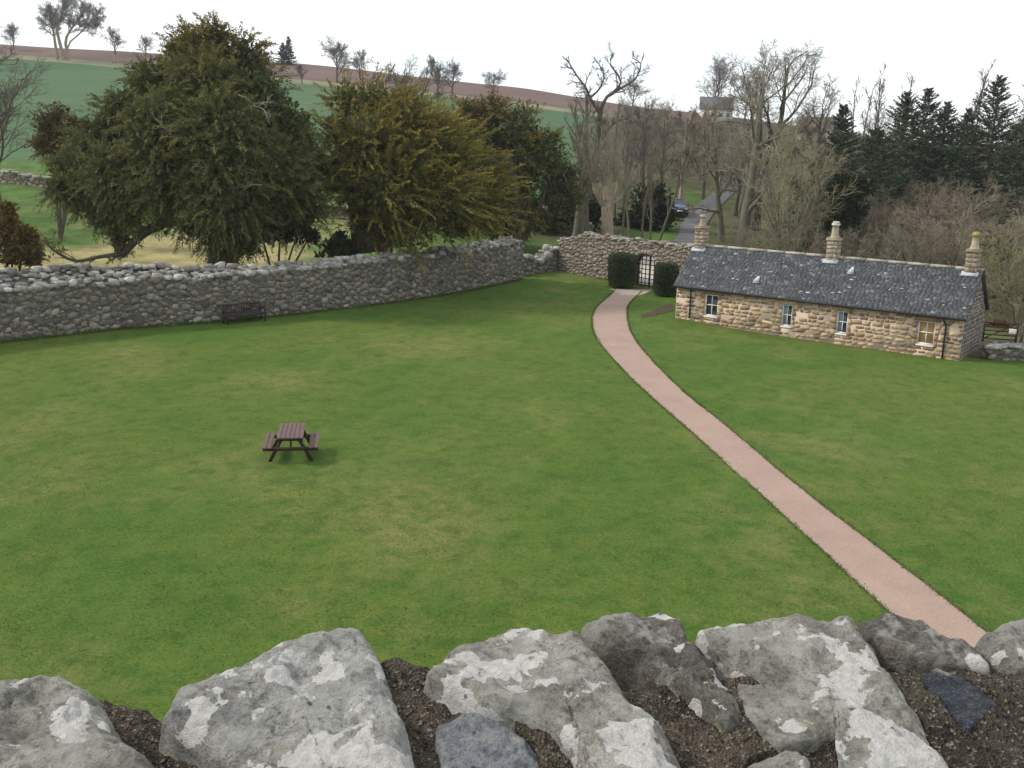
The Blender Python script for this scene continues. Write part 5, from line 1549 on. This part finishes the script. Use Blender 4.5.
for s_ in (-1, 1):
    g = G(); g.add([(s_ * .77, -.85, 1.0), (s_ * .77, 1.65, 1.0), (s_ * .6, .9, 1.45), (s_ * .6, -.22, 1.45)], [[0, 1, 2, 3]]); g.build('side_window', M_DARKGLASS, car)
    g = G(); g.prism([(s_ * .42, .62), (s_ * .74, .66), (s_ * .77, .80), (s_ * .50, .74)], -2.065, -1.93); g.build('headlight', M_LAMP, car, bevel=.01)
    g = G(); g.box((s_ * .86 - .10, -.78, 1.0), (s_ * .86 + .10, -.64, 1.13)); g.build('wing_mirror', M_CAR, car, bevel=.02)
g = G(); g.box((-.38, -2.085, .58), (.38, -2.03, .70)); g.build('grille', M_BLACK, car)
g = G(); g.box((-.66, -2.09, .30), (.66, -2.0, .40)); g.build('air_intake', M_BLACK, car)
g = G(); g.box((-.27, -2.11, .43), (.27, -2.065, .55)); g.build('number_plate', M_PLATE, car)
for sx in (-1, 1):
    for y in (-1.32, 1.32):
        g = G(); P = np.array([[(sx * .70, y, .31), (sx * .72, y, .31), (sx * .89, y, .31), (sx * .91, y, .31)]]); g.tubes(P, np.array([[.26, .31, .31, .26]]), 20, cap=True); wh_ = g.build('wheel', M_TYRE, car)
        g = G(); P = np.array([[(sx * .88, y, .31), (sx * .92, y, .31)]]); g.tubes(P, np.array([[.19, .17]]), 14, cap=True); g.build('rim', M_RIM, wh_)

# ------------------------------------------------------------------ picnic table and bench
M_WOOD = NT('stained_timber', .75, .2)
gr_ = M_WOOD.noise(6, 5, .65, M_WOOD.pos('Object', (9, .7, 9)))
M_WOOD.color(M_WOOD.mix(M_WOOD.ramp(gr_, [(.3, 0.), (.7, 1.)]), (.085, .052, .048), (.155, .105, .100))); M_WOOD.bump(gr_, .3, .01); M_WOOD = M_WOOD.m
M_WOODD = m_flat('dark_stained_timber', (.050, .028, .022), .8, .2, .3, 9)
tb = np.array(hit(291, 455)); 
tab = thing('picnic_table', 'dark stained wooden picnic table with attached benches alone on the lawn', 'picnic table', (-6.47, 28.62, 0), RAD(9.0))
HL = .80
g = G()
for i in range(6): g.box((-.375 + i * .1268, -HL, .715), (-.375 + i * .1268 + .116, HL, .755))
g.build('tabletop', M_WOOD, tab, bevel=.005)
for s_ in (-1, 1):
    g = G()
    for k in range(2): x0 = s_ * .66 + (-.135 + k * .145); g.box((x0, -HL, .425), (x0 + .125, HL, .462))
    g.build('seat', M_WOOD, tab, bevel=.005)
for y in (-.62, .62):
    for s_ in (-1, 1):
        g = G(); g.bar((s_ * .60, y, -.02), (s_ * .24, y, .70), .045, .10, up=(0, 1, 0)) if False else g.prism([(s_ * .66, -.02), (s_ * .55, -.02), (s_ * .19, .67), (s_ * .30, .67)][:: s_], y - .0225, y + .0225); g.build('leg', M_WOODD, tab)
    g = G(); yy_ = y - .047 if y < 0 else y + .003; g.box((-.78, yy_, .325), (.78, yy_ + .044, .423)); g.build('seat_beam', M_WOODD, tab)
    g = G(); g.box((-.36, yy_, .62), (.36, yy_ + .044, .712)); g.build('top_beam', M_WOODD, tab)
g = G(); g.bar((0, -.55, .375), (0, -.05, .70), .045, .09); g.build('brace', M_WOODD, tab)
g = G(); g.bar((0, .55, .375), (0, .05, .70), .045, .09); g.build('brace', M_WOODD, tab)

b0, b1 = hit(236, 325.5)[:2], hit(266, 324.5)[:2]
bd_ = (b1 - b0); bl_ = np.linalg.norm(bd_); ba = math.atan2(bd_[1], bd_[0])
nb = np.array([-bd_[1], bd_[0]]) / bl_
# keep the bench clear of the wall face
s0 = 2.1; mid = (b0 + b1) / 2
wx, wy, wa = LWN.at(np.argmin([np.hypot(*(np.array(LWN.at(u)[:2]) - mid)) for u in np.arange(0, LWN.len, .05)]) * .05)
wd = np.array([math.cos(wa), math.sin(wa)]); wnrm = np.array([-wd[1], wd[0]])
mid = np.array([wx, wy]) - wnrm * .60 + wd * .1
ben = thing('garden_bench', 'dark slatted wooden bench standing against the left rubble wall', 'bench', (mid[0], mid[1], 0), wa)
M_BENCH = m_flat('dark_bench_timber', (.040, .026, .026), .7, .25, .35, 9)
h_ = s0 / 2
g = G()
for k in range(5): g.box((-h_ + .05, -.30 + k * .105, .41), (h_ - .05, -.30 + k * .105 + .09, .435))
g.box((-h_ + .05, -.32, .35), (h_ - .05, -.285, .41)); g.build('seat', M_BENCH, ben)
g = G()
TB = np.array([[1, 0, 0, 0], [0, 1, .2, .20 - .2 * .43], [0, 0, 1, 0], [0, 0, 0, 1.]])
g.box((-h_ + .06, -.02, .86), (h_ - .06, .02, .93), TB); g.box((-h_ + .06, -.02, .48), (h_ - .06, .02, .54), TB)
for x in np.linspace(-h_ + .13, h_ - .13, 15): g.box((x - .025, -.01, .54), (x + .025, .01, .86), TB)
g.build('backrest', M_BENCH, ben)
for s_ in (-1, 1):
    x = s_ * (h_ - .03)
    g = G(); g.box((x - .03, -.31, -.02), (x + .03, -.25, .62)); g.build('leg', M_BENCH, ben)
    g = G(); g.box((x - .03, .17, -.02), (x + .03, .23, .46)); g.box((x - .03, -.03, .46), (x + .03, .03, .94), TB); g.build('leg', M_BENCH, ben)
    g = G(); g.box((x - .04, -.36, .62), (x + .04, .24, .655)); g.build('armrest', M_BENCH, ben)

# ------------------------------------------------------------------ field gate, fence and sign beyond the gable
M_GALV = m_flat('weathered_wood_rail', (.10, .085, .07), .8, .2, .3, 5)
g0 = hit(984, 350)[:2] + np.array([.9, 2.2]); fd = np.array([.93, -.30]); fd /= np.linalg.norm(fd)
fg = thing('field_gate', 'dark five barred field gate behind the low garden wall', 'gate', (g0[0], g0[1], float(zt(*g0))), math.atan2(fd[1], fd[0]))
g = G()
for x in (0, 1.5):
    g = G(); g.box((x - .05, -.05, -.1), (x + .05, .05, 1.1)); g.build('post', M_WOODD, fg)
g = G()
for z in (.2, .4, .6, .8, 1.0): g.box((.05, -.02, z - .03), (1.45, .02, z + .03))
g.bar((.08, .03, .2), (1.42, .03, .98), .03, .05); g.build('bar_panel', M_WOODD, fg)
fr = thing('rail_fence', 'plain post and rail fence running right from the field gate', 'fence', (*(g0 + fd * 1.75), float(zt(*(g0 + fd * 1.75)))), math.atan2(fd[1], fd[0]))
for x in np.arange(0, 7.1, 1.75):
    g = G(); g.box((x - .05, -.05, -.2), (x + .05, .05, 1.1)); g.build('post', M_GALV, fr)
for z in (.5, .95):
    g = G(); g.box((-.05, -.085, z - .04), (7.05, -.052, z + .04)); g.build('rail', M_GALV, fr)
sg_ = hit(1015, 352)[:2]
sgn = thing('small_sign', 'small blank white sign board on a short post by the low garden wall', 'sign', (sg_[0] + .3, sg_[1] + 1.1, 0), RAD(-25))
g = G(); g.box((-.025, 0, -.1), (.025, .05, .75)); g.build('post', M_GALV, sgn)
g = G(); g.box((-.16, -.03, .68), (.16, -.003, .92)); g.build('board', M_WHITE, sgn, bevel=.004)

# ------------------------------------------------------------------ parapet of the ruin under the camera
par = thing('parapet_wall', 'massive lichened stone parapet at the bottom of the view', 'wall', (0, 0, 0))
M_MORT = m_mortar()
g = G(); g.box((-5, 1.02, -.4), (5, 1.74, 7.9)); g.build('core', M_CORE, par)
r_ = np.random.default_rng(31)
C, SS = [], []
z = 5.6
while z < 7.35:
    rh = r_.uniform(.2, .34); x = -5
    while x < 5:
        w_ = r_.uniform(.25, .6); C.append((x + w_ / 2, 1.75, z + rh / 2)); SS.append((w_ * .52, .12, rh * .54)); x += w_
    z += rh
g = G(); stones(g, np.array(C), np.array(SS), np.zeros(len(C)), rubble_colors(len(C), r_, GREY), r_); g.build('facing_stones', M_RUB, par)


def px_plane(px, py, z):
    rr = ray(px, py); t = (z - CAM_H) / rr[2]; return rr[0] * t, rr[1] * t


CAPS = []


def cap_stone(poly, ztop, mat, label, seed, rnd=.045, rough=.010, tilt=(0, 0), facet=.03, nu=220, nv=70, depth=.22, world=False):
    """a weathered boulder: outline on its top plane, domed and chipped, sides going down into the mortar"""
    P = np.array(poly, float) if world else np.array([px_plane(a, b, ztop) for a, b in poly]); c = P.mean(0)
    Pc = np.vstack([P, P[:1]]); seg = np.linalg.norm(np.diff(Pc, axis=0), axis=1); cu = np.concatenate([[0], np.cumsum(seg)])
    t = np.linspace(0, cu[-1], nu, endpoint=False)
    O = np.stack([np.interp(t, cu, Pc[:, k]) for k in range(2)], 1)
    for _ in range(3): O = .25 * np.roll(O, 1, 0) + .5 * O + .25 * np.roll(O, -1, 0)
    CAPS.append((O.copy(), ztop))
    size = math.sqrt(abs(np.sum(O[:, 0] * np.roll(O[:, 1], -1) - np.roll(O[:, 0], -1) * O[:, 1])) / 2)
    ang = np.arange(nu)[:, None]
    O3 = np.c_[O, np.full(nu, seed * 3.1)]
    O = c + (O - c) * (1 + .035 * fbm(O3 * 9, 3, seed)[:, None] + .012 * fbm(O3 * 40, 2, seed + 3)[:, None])
    ntop = int(nv * .72); u = np.concatenate([np.linspace(0, 1, ntop), 1 + np.linspace(0, 1, nv - ntop + 1)[1:]])
    ut = np.minimum(u, 1) ** .75
    XY = c[None, None] + (O - c)[None] * ut[:, None, None]
    dist = (1 - ut)[:, None] * np.linalg.norm(O - c, axis=1)[None]
    k = np.clip(dist / rnd, 0, 1)
    Z = ztop - rnd * .85 * (1 - np.sqrt(np.clip(1 - (1 - k) ** 2, 0, 1)))
    W3 = np.concatenate([XY, np.full(XY.shape[:2] + (1,), seed * 5.7)], 2)
    big = fbm(W3 * (1.6 / max(size, .15)), 2, seed + 11)
    ridg = np.abs(fbm(W3 * (2.2 / max(size, .15)), 3, seed + 12))
    Z = Z + facet * big - facet * 1.3 * ridg + rough * fbm(W3 * 14, 5, seed + 13, .6) + rough * .35 * fbm(W3 * 70, 3, seed + 14, .65)
    pr = np.random.default_rng(seed + 900); ext = np.linalg.norm(O - c, axis=1).max()
    for k_ in range(7 if facet > .012 else 0):
        a_ = pr.uniform(1.02 * np.pi, 1.98 * np.pi); sl_ = pr.uniform(.25, .9); o_ = ext * pr.uniform(.35, .8)
        dd_ = (XY[..., 0] - c[0]) * math.cos(a_) + (XY[..., 1] - c[1]) * math.sin(a_) - o_ + .03 * fbm(W3 * 6, 2, seed + 30 + k_)
        Z = np.minimum(Z, ztop + facet * .5 - sl_ * np.maximum(dd_, 0) + .004)
    Z = Z + rough * 1.25 * fbm(W3 * 24, 4, seed + 21, .62) - rough * .9 * np.abs(fbm(W3 * 9, 3, seed + 22))
    Z = Z + tilt[0] * (XY[..., 0] - c[0]) + tilt[1] * (XY[..., 1] - c[1])
    s_ = np.maximum(u - 1, 0)[:, None]
    Z = Z - s_ * depth
    XY = XY + (O - c)[None] / np.linalg.norm(O - c, axis=1)[None, :, None] * (np.sin(np.clip(s_, 0, 1) * 2.2) * .018 + .008 * s_ * fbm(np.concatenate([XY, Z[..., None]], 2) * 16, 3, seed + 15))[..., None]
    V = np.concatenate([XY, Z[..., None]], 2).reshape(-1, 3)
    idx = np.arange(len(u) * nu).reshape(len(u), nu)
    g = G(); g.add(V, np.stack([idx[:-1], idx[1:], np.roll(idx[1:], -1, 1), np.roll(idx[:-1], -1, 1)], -1).reshape(-1, 4))
    o = g.build('capstone', mat, par, smooth=True, label=label)
    return o


MC = [m_capstone('lichened_stone_a', (.25, .237, .205), (.50, .475, .415), .41, (3, 1, 0), (.255, .235, .195)),
      m_capstone('lichened_stone_b', (.30, .29, .272), (.56, .545, .51), .46, (11.3, 4.2, 2), (.30, .27, .22)),
      m_capstone('lichened_stone_c', (.31, .292, .252), (.56, .53, .465), .46, (7.7, 9.4, 5), (.28, .25, .20)),
      m_capstone('dark_stone', (.13, .12, .105), (.25, .235, .20), .39, (1.7, 6.4, 3), (.17, .14, .11)),
      m_capstone('blue_stone', (.225, .24, .265), (.32, .335, .36), .24, (5, 2, 8), (.26, .26, .26), 1.1),
      m_capstone('slate_shard', (.045, .055, .072), (.085, .098, .122), .36, (9, 3, 1), (.12, .10, .085)),
      m_capstone('speckled_stone', (.26, .245, .21), (.43, .405, .35), .41, (14.1, 2.2, 6), (.31, .285, .235))]
cap_stone([(-60, 690), (-30, 668), (20, 662), (66, 660), (99, 672), (116, 697), (133, 717), (165, 747), (180, 790), (120, 840), (-70, 840)], 8.262, MC[0], 'rounded olive grey boulder at the left end of the parapet', 1, .09, .012, (-.05, .0), .03)
cap_stone([(157, 699), (175, 679), (244, 651), (305, 632), (356, 633), (373, 646), (388, 671), (401, 707), (414, 742), (430, 800), (345, 800), (325, 772), (284, 752), (244, 740), (208, 727), (178, 710)], 8.235, MC[1], 'wide blue grey capstone with broad pale lichen sheets', 2, .05, .011, (.05, .08), .035)
cap_stone([(203, 770), (225, 756), (249, 747), (274, 755), (305, 758), (318, 775), (310, 820), (200, 820)], 8.205, MC[6], 'small pale stone wedged at the bottom edge', 3, .03, .008, (0, 0), .015)
cap_stone([(422, 665), (451, 638), (508, 617), (529, 619), (575, 627), (600, 650), (626, 678), (651, 698), (672, 722), (697, 758), (712, 800), (640, 810), (600, 768), (580, 732), (550, 706), (515, 697), (480, 692), (450, 678)], 8.258, MC[2], 'large slanting grey capstone with crisp white lichen blotches', 4, .05, .011, (.0, .06), .03)
cap_stone([(436, 722), (455, 712), (480, 706), (502, 713), (526, 730), (541, 745), (544, 760), (510, 772), (470, 790), (436, 785)], 8.206, MC[4], 'small blue grey stone set low in the mortar', 5, .03, .008, (.0, .05), .015)
cap_stone([(580, 622), (606, 614), (661, 609), (682, 617), (689, 633), (712, 651), (733, 679), (745, 704), (727, 712), (702, 690), (672, 668), (641, 645), (606, 638)], 8.235, MC[3], 'narrow dark brown capstone leaning between two pale ones', 6, .035, .012, (.0, .05), .02)
cap_stone([(736, 679), (768, 680), (809, 697), (847, 723), (843, 733), (781, 742), (758, 728), (742, 706)], 8.214, MC[6], 'flat speckled slab with two round white spots', 7, .018, .005, (.0, .05), .008)
cap_stone([(692, 628), (733, 617), (788, 613), (854, 617), (864, 630), (890, 664), (910, 686), (931, 717), (958, 758), (975, 810), (850, 815), (848, 750), (840, 714), (804, 690), (773, 672), (738, 654), (712, 638)], 8.240, MC[2], 'biggest pale grey capstone right of the dark one', 8, .05, .011, (.02, .06), .03)
cap_stone([(860, 614), (878, 610), (920, 614), (941, 630), (971, 641), (989, 653), (992, 662), (926, 657), (880, 640)], 8.225, MC[3], 'thin brown grey slab near the outer edge with pale spots', 9, .025, .008, (.0, .04), .012)
cap_stone([(918, 674), (936, 664), (1002, 698), (1000, 708), (969, 724), (951, 714), (926, 691)], 8.222, MC[5], 'dark blue slate shard set in the mortar', 10, .012, .005, (.05, .06), .006)
cap_stone([(975, 634), (1012, 613), (1035, 607), (1090, 620), (1100, 660), (1015, 654)], 8.245, MC[6], 'sandy grey capstone cut by the right edge', 11, .04, .010, (0, .05), .02)
cap_stone([(733, 763), (760, 752), (788, 748), (814, 756), (815, 800), (740, 800)], 8.195, MC[0], 'low rough stone sunk in mortar at the bottom edge', 12, .03, .009, (0, 0), .015)

# the wall goes on to both sides of the picture
re_ = np.random.default_rng(55)
for sd in (-1, 1):
    x = 1.16 if sd > 0 else 1.06
    k = 0
    while x < 4.8:
        w_ = re_.uniform(.28, .5); cx_ = sd * (x + w_ / 2); d_ = re_.uniform(.22, .34); cy_ = 1.84 - d_ - re_.uniform(0, .03); lean_ = re_.normal() * .1
        if True:
            pts = [(cx_ + w_ * .5 * math.copysign(abs(math.cos(a_)) ** .6, math.cos(a_)) * re_.uniform(.85, 1.05) + lean_ * math.sin(a_), cy_ + d_ * math.copysign(abs(math.sin(a_)) ** .6, math.sin(a_)) * re_.uniform(.85, 1.05)) for a_ in np.arange(10) * math.pi / 5]
            cap_stone(pts, 8.235 + re_.normal() * .012, MC[re_.choice([0, 1, 2, 2, 6, 3])], None, 40 + k + (20 if sd > 0 else 0), .045, .011, (0, .05), .03, 120, 40, world=True)
        x += w_ + .04; k += 1

# bed of gritty mortar
nx, ny = 1100, 170
xs_ = np.concatenate([np.linspace(-5, -1.45, 170)[:-1], np.linspace(-1.45, 1.45, nx - 338), np.linspace(1.45, 5, 170)[1:]]); vv = np.linspace(0, 1, ny)
Xm = np.broadcast_to(xs_[None], (ny, nx)).copy(); edge = 1.80 + .07 * fbm(np.c_[xs_ * 2.3, xs_ * 0, xs_ * 0], 3, 40) + .03 * fbm(np.c_[xs_ * 14, xs_ * 0, xs_ * 0], 3, 47) - .07 * np.exp(-((xs_ + .62) / .12) ** 2)
Ym = 1.02 + (edge[None] - 1.02) * np.minimum(vv[:, None] / .8, 1) + np.maximum(vv[:, None] - .8, 0) * .12
zb = np.interp(xs_, [-1.1, -.78, -.62, -.45, -.22, .1, .4, .7, 1.0], [8.17, 8.14, 8.115, 8.155, 8.20, 8.19, 8.19, 8.205, 8.225]) + .012 * fbm(np.c_[xs_ * 3, xs_ * 0 + 4, xs_ * 0], 3, 44) + .012
Pm = np.stack([Xm, Ym, Xm * 0], -1)
Zm = zb[None] + .034 * fbm(Pm * 9, 5, 41) + .006 + .010 * fbm(Pm * 34, 3, 42) + .007 * np.abs(fbm(Pm * 85, 2, 43)) - .02 * np.sin(np.clip((Ym - 1.02) / .8, 0, 1) * 3)
Zm -= (np.maximum(vv[:, None] - .72, 0) / .28) ** 2.2 * .45
for O_, zt__ in CAPS:                                    # the bed stays under each stone it carries
    ctr = O_.mean(0); dx_, dy_ = Xm - ctr[0], Ym - ctr[1]
    sel = np.hypot(dx_, dy_) < np.linalg.norm(O_ - ctr, axis=1).max()
    an = np.arctan2(dy_[sel], dx_[sel]); oa = np.arctan2(O_[:, 1] - ctr[1], O_[:, 0] - ctr[0]); o_ = np.argsort(oa)
    rad = np.interp(an, oa[o_], np.linalg.norm(O_ - ctr, axis=1)[o_], period=2 * np.pi)
    inside = np.hypot(dx_[sel], dy_[sel]) < rad * .93
    zz_ = Zm[sel]; Zm[sel] = np.where(inside, np.minimum(zz_, zt__ - .075), zz_)
idx = np.arange(nx * ny).reshape(ny, nx)
g = G(); g.add(np.stack([Xm, Ym, Zm], -1).reshape(-1, 3), np.stack([idx[:-1, :-1], idx[:-1, 1:], idx[1:, 1:], idx[1:, :-1]], -1).reshape(-1, 4))
g.build('mortar_bed', M_MORT, par, smooth=True)


# ------------------------------------------------------------------ the air of the day: thin even haze round the whole scene
hz = bpy.data.materials.new('haze_air'); hz.use_nodes = True
hz.node_tree.nodes.clear()
pv = hz.node_tree.nodes.new('ShaderNodeVolumePrincipled'); ho = hz.node_tree.nodes.new('ShaderNodeOutputMaterial')
pv.inputs['Density'].default_value = .0002; pv.inputs['Color'].default_value = (.93, .96, 1, 1); pv.inputs['Anisotropy'].default_value = .2
hz.node_tree.links.new(pv.outputs[0], ho.inputs['Volume'])
g = G(); g.box((-470, -80, -3), (470, 475, 62)); o = g.build('haze', hz); o['kind'] = 'stuff'
